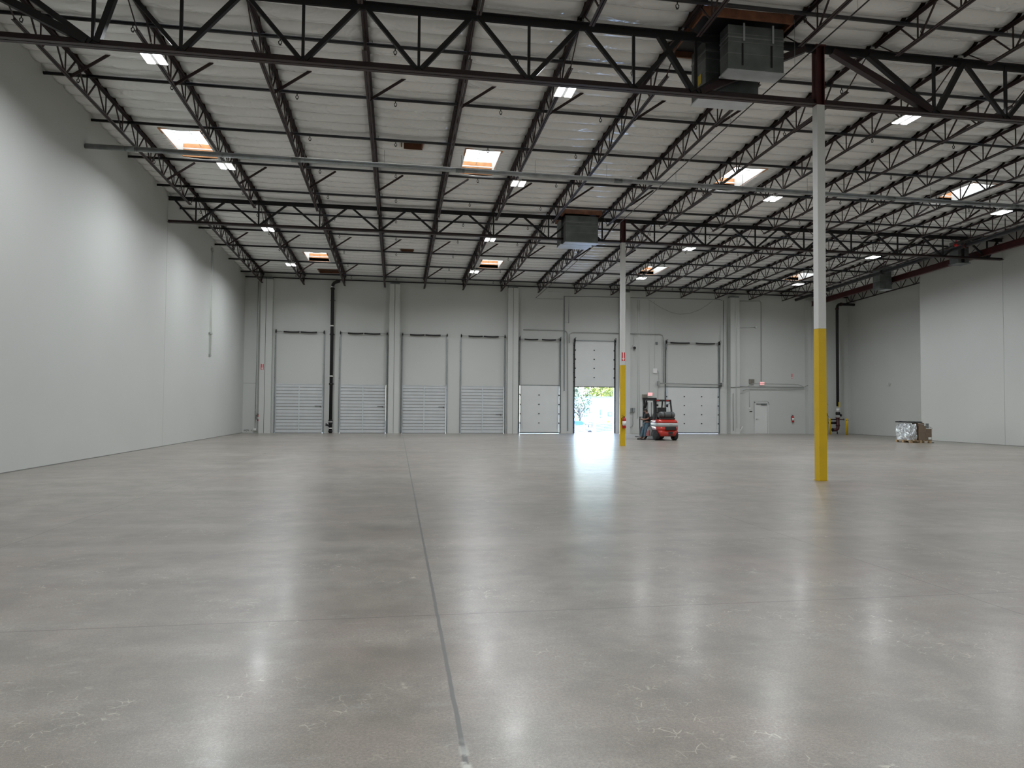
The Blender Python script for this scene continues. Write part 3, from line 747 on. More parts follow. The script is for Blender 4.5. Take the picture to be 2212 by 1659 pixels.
run('wall_conduit', 'thin horizontal conduit high over the closed white door', [(8.88, 8.74), (10.6, 8.77)], .012, 'conduit')
run('hanging_wire', 'thin wire hanging in a long curve above the wide white door', [(16.41, 8.95), (16.8, 8.72), (17.3, 8.42), (18.0, 8.12), (18.69, 8.0), (19.4, 8.10), (20.1, 8.36), (20.7, 8.75), (21.0, 9.0)], .008, 'galvd', .06, 'wire')
run('wall_conduit', 'left one of the twin white conduits dropping beside the wide door', [(15.70, 8.87), (15.72, .98)], .014)
run('wall_conduit', 'right one of the twin white conduits dropping beside the wide door', [(15.83, 8.87), (15.84, .98)], .014)
run('wall_conduit', 'white conduit dropping to the exit sign behind the forklift', [(16.51, 8.83), (16.53, 2.72)], .010)
run('wall_conduit', 'white conduit dropping to the white junction box left of the wide door', [(16.88, 8.85), (16.90, 4.32)], .012)
tag(MB().box(16.77, 17.04, YB-.12, YB-.003, 4.02, 4.32).build('junction_box', 'white', bevel=.01), 'white junction box left of the wide sectional door', 'junction box')
run('wall_conduit', 'grey conduit from the white junction box down past the exit sign', [(17.04, 4.2), (17.17, 4.12), (17.19, 3.45), (17.13, 3.2), (17.13, 2.0)], .014, 'conduit')
for x in (15.21, 15.43):
    tag(MB().box(x-.10, x+.08, YB-.14, YB-.003, 1.40, 1.68).build('disconnect_switch', 'galv', bevel=.01), 'grey electrical switch box, %s of the pair left of the forklift' % ('left one' if x < 15.3 else 'right one'), 'switch box')
run('wall_conduit', 'grey conduit looping below the pair of switch boxes', [(15.40, 1.42), (15.40, .62), (15.34, .48), (15.22, .42), (15.17, .34), (15.17, .14)], .020, 'conduit')
run('wall_conduit', 'straight grey conduit below the left switch box', [(15.16, 1.42), (15.16, .30)], .018, 'conduit')
t = thing('alarm_horn', (15.45, YB-.1, 5.65), 'small dark horn speaker with conduit right of the open doorway', 'horn')
MB().lathe([(.03, 0), (.04, -.06), (.10, -.16)], (15.45, YB-.03, 5.66), 'y', 12).build('horn', 'black', t)
MB().box(15.38, 15.52, YB-.08, YB-.004, 5.74, 5.86).tube([(15.45, YB-.05, 5.86), (15.45, YB-.05, 6.5), (15.6, YB-.05, 6.58)], .012, 6).tube([(15.38, YB-.05, 5.7), (15.14, YB-.05, 5.65), (15.08, YB-.05, 5.5), (15.08, YB-.05, 1.9)], .012, 6).build('conduit', 'wconduit', t)
tag(MB().box(16.96, 17.10, YB-.10, YB-.003, 5.95, 6.10).build('motion_sensor', 'galvd', bevel=.01), 'small dark box high on the wall left of the wide door', 'sensor')
run('wall_pipe', 'tall black pipe along the right edge of the wide-door pilaster', [(22.83, 9.25), (22.80, .02)], .034, 'black', .10, 'pipe')
run('wall_conduit', 'short conduit low on the pilaster left of the black pipe', [(22.27, 2.72), (22.27, .22)], .018, 'conduit', .47)
run('wall_conduit', 'white conduit up the right pilaster bending toward the corner camera', [(22.52, .37), (22.54, 7.10), (22.62, 7.18)], .012, 'wconduit', .47)
run('wall_conduit', 'short horizontal white conduit ending in a round sensor', [(22.8, 7.20), (24.1, 7.27)], .012)
tag(MB().lathe([(.07, 0), (.05, -.06), (.02, -.09)], (24.16, YB-.005, 7.27), 'y', 12).build('round_sensor', 'white'), 'small round white sensor high above the walk-through door', 'sensor')
run('wall_conduit', 'long dark conduit dropping to the exit sign over the walk-through door', [(22.9, 9.04), (24.45, 9.09), (24.54, 9.0), (24.52, 3.53)], .013, 'galvd')
run('wall_conduit', 'topmost of the horizontal conduits over the walk-through door', [(21.9, 3.28), (22.16, 3.12), (22.83, 3.17), (23.3, 3.20), (23.67, 3.40), (26.99, 3.38), (27.44, 3.22), (27.75, 3.34)], .020, 'conduit', .46)
run('wall_conduit', 'middle one of the horizontal conduits over the walk-through door', [(22.9, 3.22), (27.7, 3.20)], .018, 'conduit', .06)
run('wall_conduit', 'lowest of the horizontal conduits over the walk-through door', [(23.16, 2.92), (23.55, 3.09), (27.7, 3.09)], .018, 'wconduit', .06)
run('wall_conduit', 'short white conduit dropping left of the walk-through door', [(23.67, 3.05), (23.67, 1.80)], .012)
tag(MB().box(23.61, 23.73, YB-.06, YB-.003, 1.68, 1.80).build('wall_switch', 'white'), 'small white switch box left of the walk-through door', 'switch')
tag(MB().box(23.68, 23.88, YB-.02, YB-.003, 1.47, 1.54).build('wall_sign', 'black'), 'tiny black plate left of the walk-through door', 'sign')
run('wall_conduit', 'thin conduit arching over the walk-through door', [(23.98, 1.0), (23.98, 2.22), (24.9, 2.24), (25.06, 2.16), (25.10, 1.98)], .010, 'conduit', .07)
tag(MB().bar((22.86, YB-.10, .10), (23.10, YB-.10, .52), .12, .10).build('white_offcut', 'white'), 'white offcut leaning by the foot of the tall black pipe', 'offcut')
for x0, x1, z0, z1, lab in ((16.03, 16.38, 2.26, 2.60, 'square beige speaker box beside the exit sign behind the forklift'), (23.64, 23.98, 3.40, 3.72, 'square beige speaker box left of the exit sign over the walk-through door')):
    t = thing('speaker_box', ((x0+x1)/2, YB, z0), lab, 'speaker box', 'beige speaker boxes')
    MB().box(x0, x1, YB-.15, YB-.003, z0, z1).build('housing', 'beige', t, bevel=.01)
    MB().box(x0+.03, x1-.03, YB-.156, YB-.151, z0+.03, z1-.03).build('grille', nmat('speaker_grille', (.17, .155, .13), .8), t)
def text(body, size, loc, mat, parent, name='lettering', depth=.003, rot=(PI/2, 0, 0), align='CENTER'):
    cu = bpy.data.curves.new(name, 'FONT'); cu.body = body; cu.size = size; cu.extrude = depth; cu.align_x = align; cu.align_y = 'CENTER'
    tmp = bpy.data.objects.new(name, cu); dg = bpy.context.evaluated_depsgraph_get(); C.objects.link(tmp); dg.update()
    me = bpy.data.meshes.new_from_object(tmp.evaluated_get(dg)); bpy.data.objects.remove(tmp)
    me.materials.clear(); me.materials.append(M[mat]); o = bpy.data.objects.new(name, me); C.objects.link(o)
    o.rotation_euler = rot; o.parent = parent; o.location = Vector(loc)-Vector(parent.location); return o
for x, z, lab in ((16.56, 2.61, 'glowing red EXIT sign behind the forklift'), (24.57, 3.42, 'glowing red EXIT sign above the walk-through door')):
    t = thing('exit_sign', (x, YB-.05, z), lab, 'exit sign', 'red exit signs')
    MB().box(x-.17, x+.17, YB-.09, YB-.03, z-.12, z+.12).box(x-.03, x+.03, YB-.03, YB-.003, z-.03, z+.03).build('housing', 'white', t, bevel=.008)
    MB().box(x-.155, x+.155, YB-.095, YB-.0905, z-.10, z+.10).build('face', emat('exit_face', (1, .30, .30), .45), t)
    text('EXIT', .17, (x, YB-.097, z), 'exit', t)
def arrow_sign(x, y, z, lab, w=.09, h=.26):
    t = thing('extinguisher_sign', (x, y, z), lab, 'sign', 'red extinguisher arrow signs')
    MB().box(x-w, x+w, y-.006, y-.001, z-h, z+h).build('plate', 'signr', t)
    MB().box(x-.022, x+.022, y-.010, y-.0065, z-.06, z+.20).prism([(x-.06, z-.06), (x+.06, z-.06), (x, z-.20)], y-.010, y-.0065, 'y').build('white_arrow', 'white', t)
arrow_sign(-8.08, YB-.422, 4.0, 'red arrow sign high on the pilaster in the left corner', .08, .17)
arrow_sign(XC, Y2-.1, 3.95, 'red arrow sign on the far yellow and white column', .075, .19)
arrow_sign(26.83, YB-.002, 3.97, 'red arrow sign on the wall right of the walk-through door', .06, .17)
def extinguisher(x, y, z, lab, s=1.0):
    t = thing('fire_extinguisher', (x, y, z), lab, 'fire extinguisher', 'wall hung fire extinguishers')
    P = lambda r, h: (r*s, h*s)
    MB().lathe([P(.001, 0), P(.07, .004), P(.075, .03), P(.075, .36), P(.06, .42), P(.025, .45), P(.025, .47)], (x, y-.09, z), 'z', 16).build('cylinder', 'rede', t)
    MB().lathe([P(.0765, .12), P(.0765, .30)], (x, y-.09, z), 'z', 16).build('white_label', 'white', t)
    MB().box(x-.02, x+.02, y-.12, y-.06, z+.46*s, z+.50*s).bar((x, y-.09, z+.50*s), (x-.12, y-.09, z+.54*s), .02, .012).tube([(x-.03, y-.09, z+.48*s), (x-.13, y-.10, z+.42*s), (x-.14, y-.11, z+.22*s), (x-.10, y-.12, z+.10*s)], .012, 6).build('valve_and_hose', 'black', t)
    MB().box(x-.04, x+.04, y-.016, y-.001, z+.1, z+.42).build('wall_bracket', 'black', t)
extinguisher(-8.30, YB, .72, 'fire extinguisher on the wall in the left corner', .85)
extinguisher(XC+.02, Y2-.1, .78, 'fire extinguisher on the far yellow column', 1.05)
extinguisher(26.84, YB, .80, 'fire extinguisher right of the walk-through door', .95)
# left corner fittings
run('wall_conduit', 'long thin conduit down the back wall in the left corner', [(-8.47, 9.28), (-8.50, .28)], .014, 'conduit')
tag(MB().box(-8.58, -8.42, YB-.10, YB-.003, .14, .28).build('outlet_box', 'white'), 'small outlet box at the foot of the left corner conduit', 'outlet')
struct(MB().box(XL+.01, -8.5, YB-.006, YB-.001, 3.0, 3.02).build('trim_1', 'seam'))
mb = MB()
for x, r_ in ((-9.10, .045), (-8.98, .06), (-8.88, .04), (-8.72, .02)): mb.tube([(x+r_*math.cos(a), YB-.004, .15+r_*.8*math.sin(a)) for a in [2*PI*k/8 for k in range(7)]], .011, 4)
tag(mb.build('black_scrawl', 'black'), 'black scrawled marks low on the wall in the left corner', 'paint marks')
t = thing('wall_conduit', (XL, 36.75, 4.1), 'pair of thin conduits high on the left wall toward the back', 'conduit')
for y in (36.68, 36.92): MB().tube([(XL+.03, y, 9.55), (XL+.03, y, 4.15)], .014, 6).build('pipe', 'wconduit', t)
MB().box(XL+.002, XL+.07, 36.55, 37.02, 5.18, 5.26).box(XL+.002, XL+.07, 36.62, 36.98, 9.35, 9.45).box(XL+.002, XL+.05, 36.64, 36.96, 4.10, 4.18).build('mounting_bracket', 'conduit', t)
# risers
t = thing('riser_pipe', (-4.02, YB-.28, 0), 'thick black riser pipe between the first two dock doors', 'pipe')
rx, ry = -4.03, YB-.28
MB().tube([(rx, ry, .01), (rx, ry, 9.0), (rx+.02, ry-.02, 9.15), (rx+.10, ry-.03, 9.27), (rx+.22, ry-.05, 9.32), (rx+.40, ry-.2, 9.36)], .10, 14).build('pipe', 'black', t)
for z in (.12, .62, .78, 3.02, 6.08, 8.9): MB().lathe([(.13, -.045), (.13, .045)], (rx, ry, z), 'z', 14).build('coupling', 'black', t)
for z in (.30, 3.5, 6.6, 9.02, .70): MB().lathe([(.103, -.035), (.103, .035)], (rx, ry, z), 'z', 14).build('white_band', 'white', t)
MB().tube([(rx, ry-.02, .38), (rx-.17, ry-.06, .50), (rx-.28, ry-.08, .52)], .06, 10).lathe([(.09, -.03), (.09, .03)], (rx-.25, ry-.08, .52), 'x', 12).build('drain_branch', 'black', t)
for z in (3.02, 6.08, 8.2): MB().bar((rx-.17, YB-.02, z), (rx+.17, YB-.02, z), .03, .04).bar((rx-.15, YB-.01, z), (rx-.1, ry, z), .02, .02).bar((rx+.15, YB-.01, z), (rx+.1, ry, z), .02, .02).build('wall_clamp', 'galvd', t)
t = thing('riser_pipe', (29.74, 43.9, 0), 'tall black fire riser with red valves in the right back corner', 'pipe')
rx, ry = 29.75, 43.9
MB().tube([(rx, ry, 1.9), (rx, ry, 8.65), (rx+.03, ry, 8.80), (rx+.12, ry, 8.90), (rx+.25, ry, 8.93), (XF-.05, ry, 8.93)], .095, 14).build('pipe', 'black', t)
MB().lathe([(.12, -.05), (.12, .05)], (rx, ry, 8.6), 'z', 14).lathe([(.12, -.05), (.12, .05)], (rx+.3, ry, 8.93), 'x', 14).build('red_elbow', 'maroonb', t)
MB().tube([(rx, ry, 1.15), (rx, ry, .55), (rx-.02, ry, .38), (rx-.12, ry, .30), (rx-.36, ry, .30)], .11, 14).lathe([(.15, -.03), (.15, .03)], (rx, ry, 1.12), 'z', 14).lathe([(.14, -.03), (.14, .03)], (rx, ry, .62), 'z', 14).tube([(rx+.1, ry-.05, 1.0), (rx+.35, ry-.1, 1.0)], .03, 8).build('red_valve_body', 'maroonb', t)
MB().lathe([(.10, -.03), (.13, 0), (.10, .03)], (rx-.40, ry, .30), 'x', 14).tube([(rx-.05, ry, .2), (rx-.05, ry, .01)], .03, 8).lathe([(.13, -.10), (.15, 0), (.13, .10)], (rx, ry, 1.42), 'z', 12).lathe([(.09, -.03), (.09, .03)], (rx+.16, ry-.1, 1.30), 'x', 12).build('check_valve', 'black', t)
MB().lathe([(.101, -.10), (.101, .10)], (rx, ry, 1.66), 'z', 14).build('white_band', 'white', t)
MB().lathe([(.07, -.012), (.07, .012)], (rx+.38, ry-.1, 1.02), 'x', 12).build('pressure_gauge', 'galvd', t)
MB().box(rx-.02, rx+.10, ry-.12, ry-.10, 1.85, 2.2).build('yellow_tag', 'tag', t)
MB().tube([(rx-.62, ry+.1, 1.0), (rx-.05, ry+.1, 1.0)], .04, 8).tube([(rx-.62, ry+.1, .78), (rx-.05, ry+.1, .78)], .085, 10).build('branch_pipe', 'black', t)
t = thing('valve_assembly', (28.75, 44.1, 0), 'maroon backflow valves half hidden behind the near yellow column', 'valve')
MB().tube([(28.55, 44.1, .01), (28.55, 44.1, 2.2)], .07, 10).lathe([(.12, -.12), (.12, .12)], (28.62, 44.1, 1.6), 'z', 12).lathe([(.12, -.05), (.12, .05)], (28.62, 44.1, 1.3), 'z', 12).build('red_pipe', 'maroonb', t)
MB().box(28.55, 28.95, 44.0, 44.2, 1.72, 2.02).build('control_box', 'beige', t)
MB().tube([(28.85+.14*math.cos(a), 43.95, 1.35+.14*math.sin(a)) for a in [2*PI*k/14 for k in range(14)]], .02, 6, closed=True).build('hand_wheel', 'maroonb', t)
MB().tube([(28.9, 44.1, 1.95), (29.0, 44.0, 2.1), (29.1, 44.0, 1.98)], .008, 5).tube([(28.95, 44.1, 1.6), (29.05, 44.0, 1.3), (29.1, 43.95, 1.2)], .010, 5).build('cable', 'black', t)
for x, y, lab in ((28.84, 43.45, 'yellow steel bollard left of the fire riser'), (29.63, 42.75, 'yellow steel bollard right of the fire riser')):
    t = thing('bollard', (x, y, 0), lab, 'bollard', 'yellow corner bollards')
    MB().lathe([(.075, .001), (.075, 1.04), (.06, 1.08), (.02, 1.10)], (x, y, 0), 'z', 16).build('post', 'yellow', t)
    MB().ball((x-.06, y-.055, .98), .026).ball((x+.04, y-.07, .98), .026).build('bolt', 'black', t)
tag(MB().box(30.9, XF-.002, 40.4, 40.5, 3.3, 3.42).build('outlet_box', 'trim'), 'small outlet box on the recessed right wall', 'outlet')

# ============================================================ FORKLIFT (front faces +y in its own frame)
fk = thing('forklift', (13.88, 36.05, 0), 'red and grey gas forklift parked facing the back wall', 'forklift', rz=math.radians(3))
def fb(mb, nm, m, bevel=0, parent=None): return mb.build(nm, m, parent or fk, local=True, bevel=bevel)
def rounded(mb, prof, n=10):               # stack of rounded rear plan outlines: (z, halfwidth, rear y, front y, corner radius)
    rings = []
    for z, w, yr, yf, r in prof:
        pts = [(-w, yf)]
        for k in range(n+1):
            a = PI+PI/2*k/n; pts.append((-w+r+r*math.cos(a), yr+r+r*math.sin(a)))
        for k in range(n+1):
            a = 1.5*PI+PI/2*k/n; pts.append((w-r+r*math.cos(a), yr+r+r*math.sin(a)))
        pts.append((w, yf)); rings.append([mb.bm.verts.new((x, y, z)) for x, y in pts])
    for A, B in zip(rings, rings[1:]):
        m = len(A)
        for k in range(m): f = mb.bm.faces.new((A[k], A[(k+1) % m], B[(k+1) % m], B[k])); f.smooth = True
    mb.bm.faces.new(rings[0][::-1]); mb.bm.faces.new(rings[-1]); return mb
fb(rounded(MB(), [(.52, .56, -1.26, -.98, .22), (.56, .57, -1.28, -.40, .22), (.72, .575, -1.28, -.35, .22)]), 'counterweight', 'red')
fb(rounded(MB(), [(.22, .40, -1.20, -.98, .12), (.26, .43, -1.24, -.98, .14), (.52, .555, -1.27, -.98, .20)]), 'lower_counterweight', 'red')
fb(rounded(MB(), [(.721, .577, -1.285, -.30, .22), (.905, .577, -1.27, -.25, .22)]), 'grey_band', 'grey')
fb(rounded(MB(), [(.906, .575, -1.26, -.25, .22), (1.02, .56, -1.22, -.25, .22), (1.09, .50, -1.10, -.25, .2)]), 'engine_hood', 'red')
fb(MB().box(-.22, .40, -1.305, -1.26, .54, .72).box(-.16, .34, -1.31, -1.27, .56, .70), 'radiator_grille', 'seat', .01)
fb(MB().box(-.03, .22, -1.27, -1.20, .34, .47).box(-.01, .20, -1.29, -1.24, .24, .31), 'tow_recess', 'seat')
fb(MB().tube([(.02+.018*i, -1.288, .835+.014*math.sin(i*2.1)) for i in range(10)], .005, 4), 'script_mark', 'black')
mb = MB()
for s in (-1, 1):                           # front fenders, side cowl and step
    x0, x1 = (s*.575, s*.36) if s > 0 else (-.575, -.36)
    poly = [(-.30, .62), (-.30, 1.0), (-.05, .98), (.30, .60), (.50, .62), (.98, .66), (1.10, .55), (1.10, .40), (.52, .40), (.42, .18), (-.22, .18), (-.40, .50)]
    mb.prism(poly, min(x0, x1), max(x0, x1), 'x')
fb(mb, 'side_body', 'grey')
fb(MB().box(-.36, .36, -.9, 1.1, .20, .62), 'chassis', 'red')
fb(MB().box(-.60, -.56, -.1, .40, .20, .50).box(.56, .60, -.1, .40, .20, .50), 'step_panel', 'red', .01)
fb(MB().box(-.36, .36, .70, 1.05, .62, 1.15).bar((0, .65, 1.1), (0, .42, 1.28), .05, .05), 'dashboard', 'seat', .03)
w = MB().tube([(.17*math.cos(a), .40-.05*math.sin(a), 1.30+.16*math.sin(a)) for a in [2*PI*k/16 for k in range(16)]], .018, 6, closed=True)
fb(w, 'steering_wheel', 'seat')
fb(MB().box(-.25, .25, -.35, .20, 1.09, 1.22).box(-.25, .25, -.42, -.28, 1.20, 1.72).box(-.30, -.26, -.3, .1, 1.22, 1.38).box(.26, .30, -.3, .1, 1.22, 1.38), 'seat', 'seat', .04)
# overhead guard
mb = MB()
for s in (-1, 1):
    mb.bar((s*.50, -.62, 1.05), (s*.47, -.42, 2.08), .07, .07).bar((s*.50, .92, .70), (s*.46, .55, 2.10), .06, .06)
    mb.bar((s*.47, -.47, 2.10), (s*.46, .62, 2.12), .06, .06)
mb.bar((-.47, -.45, 2.09), (.47, -.45, 2.09), .08, .10).bar((-.47, .60, 2.12), (.47, .60, 2.12), .06, .06)
for q in range(5): mb.bar((-.36+q*.18, -.42, 2.12), (-.36+q*.18, .58, 2.13), .035, .03)
mb.bar((-.47, -.52, 1.45), (.47, -.52, 1.45), .05, .05)
fb(mb, 'overhead_guard', 'black')
for x in (-.36, .20): fb(MB().box(x, x+.16, -.52, -.495, 2.065, 2.115), 'tail_light', 'red')
fb(MB().ball((.30, -.40, 1.82), .07, 1, .4, 1.2).bar((.30, -.40, 1.85), (.44, -.42, 1.95), .02, .02), 'mirror', 'seat')
# gas tank on the hood
def tube_x(mb, x0, x1, y, z, r): return mb.lathe([(.02, x0), (r*.6, x0+.01), (r*.92, x0+.05), (r, x0+.10), (r, x1-.10), (r*.92, x1-.05), (r*.6, x1-.01), (.02, x1)], (0, y, z), 'x', 22)
tk = fb(tube_x(MB(), -.36, .50, -.86, 1.33, .165), 'gas_tank', 'tank')
mb = MB()
for x in (-.12, .28): mb.lathe([(.172, -.025), (.172, .025)], (x, -.86, 1.33), 'x', 22)
fb(mb, 'tank_strap', 'seat', parent=tk)
fb(MB().lathe([(.12, -.40), (.135, -.36), (.12, -.34)], (0, -.86, 1.33), 'x', 16).tube([(-.40, -.9, 1.33), (-.44, -.95, 1.2), (-.35, -.98, 1.12)], .012, 6), 'tank_collar', 'tank', parent=tk)
fb(MB().box(-.30, .46, -1.02, -.70, 1.09, 1.18), 'tank_cradle', 'seat', .01)
# wheels
def wheel(x, y, r, wd, s):
    t = fb(MB().lathe([(r*.55, -wd/2), (r*.93, -wd/2), (r, -wd*.38), (r, wd*.38), (r*.93, wd/2), (r*.55, wd/2)], (x, y, r), 'x', 28), 'tyre', 'tyre')
    fb(MB().lathe([(r*.54, -wd*.3), (r*.56, s*wd*.40), (r*.40, s*wd*.42), (r*.36, s*wd*.2), (r*.15, s*wd*.2), (r*.12, s*wd*.45), (.01, s*wd*.45)] if s > 0 else [(.01, -wd*.45), (r*.12, -wd*.45), (r*.15, -wd*.2), (r*.36, -wd*.2), (r*.40, -wd*.42), (r*.56, -wd*.40), (r*.54, wd*.3)], (x, y, r), 'x', 20), 'wheel_rim', 'grey', parent=t)
for s in (-1, 1): wheel(s*.51, -.82, .28, .21, s); wheel(s*.50, .88, .34, .24, s)
fb(MB().box(-.42, .42, -.88, -.76, .2, .36), 'rear_axle', 'seat')
fb(MB().box(-.58, .58, .52, .60, .60, .68), 'fender_bar', 'seat')
# mast, carriage and forks
mb = MB()
for s in (-1, 1):
    mb.box(s*.36-.035, s*.36+.035, 1.16, 1.28, .06, 2.20).box(s*.28-.03, s*.28+.03, 1.20, 1.30, .10, 2.24)
mb.box(-.40, .40, 1.18, 1.26, 2.12, 2.26).box(-.33, .33, 1.20, 1.26, .22, .34).box(-.33, .33, 1.20, 1.26, 1.15, 1.22)
fb(mb, 'mast', 'black')
mb = MB().tube([(-.12, 1.24, .2), (-.12, 1.24, 2.0)], .035, 8).tube([(.12, 1.24, .2), (.12, 1.24, 2.0)], .035, 8)
fb(mb, 'lift_cylinder', 'galvd')
mb = MB()
for z in (.14, .48): mb.box(-.54, .54, 1.31, 1.36, z, z+.10)
for x in (-.54, -.27, 0, .27, .54): mb.box(x-.02, x+.02, 1.30, 1.34, .2, 1.20)
mb.box(-.56, .56, 1.30, 1.34, 1.16, 1.20)
fb(mb, 'load_backrest', 'black')
for s in (-1, 1): fb(MB().box(s*.30-.06, s*.30+.06, 1.36, 1.40, .06, .62).box(s*.30-.06, s*.30+.06, 1.36, 2.45, .04, .08), 'fork', 'black')
fb(MB().box(-.44, -.30, 1.02, 1.12, 1.78, 1.90).box(.30, .44, 1.02, 1.12, 1.78, 1.90), 'work_light', 'seat', .01)

# ============================================================ PERSON leaning on the forklift, facing -x, looking down at a phone
def skin(name, mat, verts, edges, parent, root=0, sub=2):
    me = bpy.data.meshes.new(name); me.from_pydata([v[:3] for v in verts], edges, []); me.materials.append(M[mat])
    o = bpy.data.objects.new(name, me); C.objects.link(o); o.parent = parent
    s = o.modifiers.new('skin', 'SKIN'); s.use_smooth_shade = True
    for i, v in enumerate(verts):
        sv = me.skin_vertices[0].data[i]; r = v[3]; sv.radius = r if isinstance(r, tuple) else (r, r); sv.use_root = (i == root)
    m = o.modifiers.new('sub', 'SUBSURF'); m.levels = sub; m.render_levels = sub
    dg = bpy.context.evaluated_depsgraph_get(); dg.update()
    nm = bpy.data.meshes.new_from_object(o.evaluated_get(dg)); o.modifiers.clear(); o.data = nm
    for p in nm.polygons: p.use_smooth = True
    return o
P0 = (13.03, 35.84, 0)
pe = thing('person', P0, 'person in black shirt and jeans leaning on the red forklift, looking at a phone', 'person')
# local frame: x negative is the way the person faces, y is across the shoulders
V = [(.10, 0, .90, (.09, .11)), (.12, 0, 1.08, (.085, .11)), (.13, 0, 1.26, (.09, .14)), (.11, 0, 1.38, (.07, .10)), (.06, 0, 1.45, .052),
     (.01, 0, 1.53, (.085, .07)), (.00, 0, 1.60, (.07, .065)),
     (.12, -.19, 1.34, .058), (.10, -.23, 1.12, .045), (-.12, -.13, 1.07, .034), (-.20, -.06, 1.10, .026),
     (.12, .19, 1.34, .058), (.10, .23, 1.12, .045), (-.12, .12, 1.06, .034), (-.20, .03, 1.08, .026),
     (.08, -.09, .84, .095), (-.02, -.11, .48, .065), (-.08, -.11, .10, .042), (-.20, -.11, .045, .036),
     (.08, .09, .84, .095), (-.08, .10, .47, .065), (-.20, .10, .10, .042), (-.32, .10, .045, .036)]
Ed = [(0, 1), (1, 2), (2, 3), (3, 4), (4, 5), (5, 6), (2, 7), (7, 8), (8, 9), (9, 10), (2, 11), (11, 12), (12, 13), (13, 14),
      (0, 15), (15, 16), (16, 17), (17, 18), (0, 19), (19, 20), (20, 21), (21, 22)]
skin('body', 'skin', V, Ed, pe)
g = .014
Vs = [(.10, 0, .88, (.152, .17)), (.12, 0, 1.08, (.135, .155)), (.13, 0, 1.26, (.137, .185)), (.11, 0, 1.385, (.085, .115)), (.09, 0, 1.42, .062),
      (.12, -.20, 1.34, .075), (.108, -.235, 1.17, .066), (.12, .20, 1.34, .075), (.108, .235, 1.17, .066)]
skin('shirt', 'shirt', Vs, [(0, 1), (1, 2), (2, 3), (3, 4), (2, 5), (5, 6), (2, 7), (7, 8)], pe)
Vj = [(.10, 0, .91, (.145, .16)), (.08, -.09, .82, .112), (-.02, -.11, .48, .083), (-.075, -.11, .13, .066),
      (.08, .09, .82, .112), (-.08, .10, .47, .083), (-.19, .10, .13, .066)]
skin('jeans', 'jeans', Vj, [(0, 1), (1, 2), (2, 3), (0, 4), (4, 5), (5, 6)], pe)
for y, x in ((-.11, -.08), (.10, -.20)):
    MB().ball((x-.09, y, .045), .05, 2.5, .95, .85).ball((x+.01, y, .07), .055, 1.1, .95, 1.1).box(x-.20, x+.06, y-.045, y+.045, .002, .03).build('shoe', 'shoe', pe, local=True, bevel=.008)
MB().ball((.035, 0, 1.585), .098, 1.0, .86, .98, 3).ball((.075, 0, 1.54), .085, .8, .9, 1.1).build('hair', 'hair', pe, local=True)
mb = MB().ball((-.082, 0, 1.515), .017, 1.3, .9, 1.2)                    # nose
for s in (-1, 1): mb.ball((.02, s*.073, 1.535), .022, .7, .4, 1.3)       # ears
mb.build('nose_and_ears', 'skin', pe, local=True)
mb = MB()
for s in (-1, 1): mb.ball((-.068, s*.028, 1.54), .010, .6, 1.2, .7)
mb.build('eye', 'hair', pe, local=True)
MB().ball((-.070, 0, 1.487), .014, .6, 1.7, .5).build('mouth', nmat('lips', (.25, .09, .07), .5), pe, local=True)
for hy, s in ((-.06, -1), (.03, 1)):
    verts = [(-.20, hy, 1.09, (.020, .034)), (-.245, hy, 1.10, (.016, .036))]; ed = [(0, 1)]
    for k in range(4):
        yy = hy+(-.027+k*.018); L_ = (.040, .048, .050, .042)[k]
        i = len(verts); verts += [(-.262, yy, 1.104, .0085), (-.262-L_*.55, yy+s*-.004, 1.115, .008), (-.262-L_*.75, yy-s*.012, 1.135, .007)]
        ed += [(1, i), (i, i+1), (i+1, i+2)]
    i = len(verts); verts += [(-.225, hy-s*.034, 1.115, .010), (-.25, hy-s*.042, 1.135, .009)]; ed += [(0, i), (i, i+1)]
    skin('hand', 'skin', verts, ed, pe, sub=1)
tag(MB().box(-.045, .045, -.004, .004, -.075, .075).build('phone', 'seat'), 'dark phone held by the person at the forklift', 'phone')
ph = bpy.data.objects['phone']; ph.location = (P0[0]-.285, P0[1]-.015, 1.155); ph.rotation_euler = (0, math.radians(-35), PI/2)

# ============================================================ PALLET LOAD near the right wall
PXY = (26.55, 32.85)
def pl(x, y): return PXY[0]+x, PXY[1]+y
t = thing('pallet', (*PXY, 0), 'wooden pallet under the wrapped boxes by the right wall', 'pallet')
mb = MB()
for q in range(7): x = -.60+q*.185; mb.box(PXY[0]+x, PXY[0]+x+.10, PXY[1]-.55, PXY[1]+.55, .105, .125)
mb.build('top_board', 'pallet', t)
mb = MB()
for y in (-.52, 0, .50): mb.box(PXY[0]-.6, PXY[0]+.61, PXY[1]+y-.05, PXY[1]+y+.05, .085, .105)
mb.build('stringer_board', 'pallet', t)
mb = MB()
for x in (-.55, 0, .55):
    for y in (-.50, 0, .48): mb.box(PXY[0]+x-.06, PXY[0]+x+.06, PXY[1]+y-.06, PXY[1]+y+.06, .018, .085)
mb.build('block', 'pallet', t)
mb = MB()
for y in (-.52, 0, .50): mb.box(PXY[0]-.6, PXY[0]+.61, PXY[1]+y-.05, PXY[1]+y+.05, 0, .018)
mb.build('bottom_board', 'pallet', t)
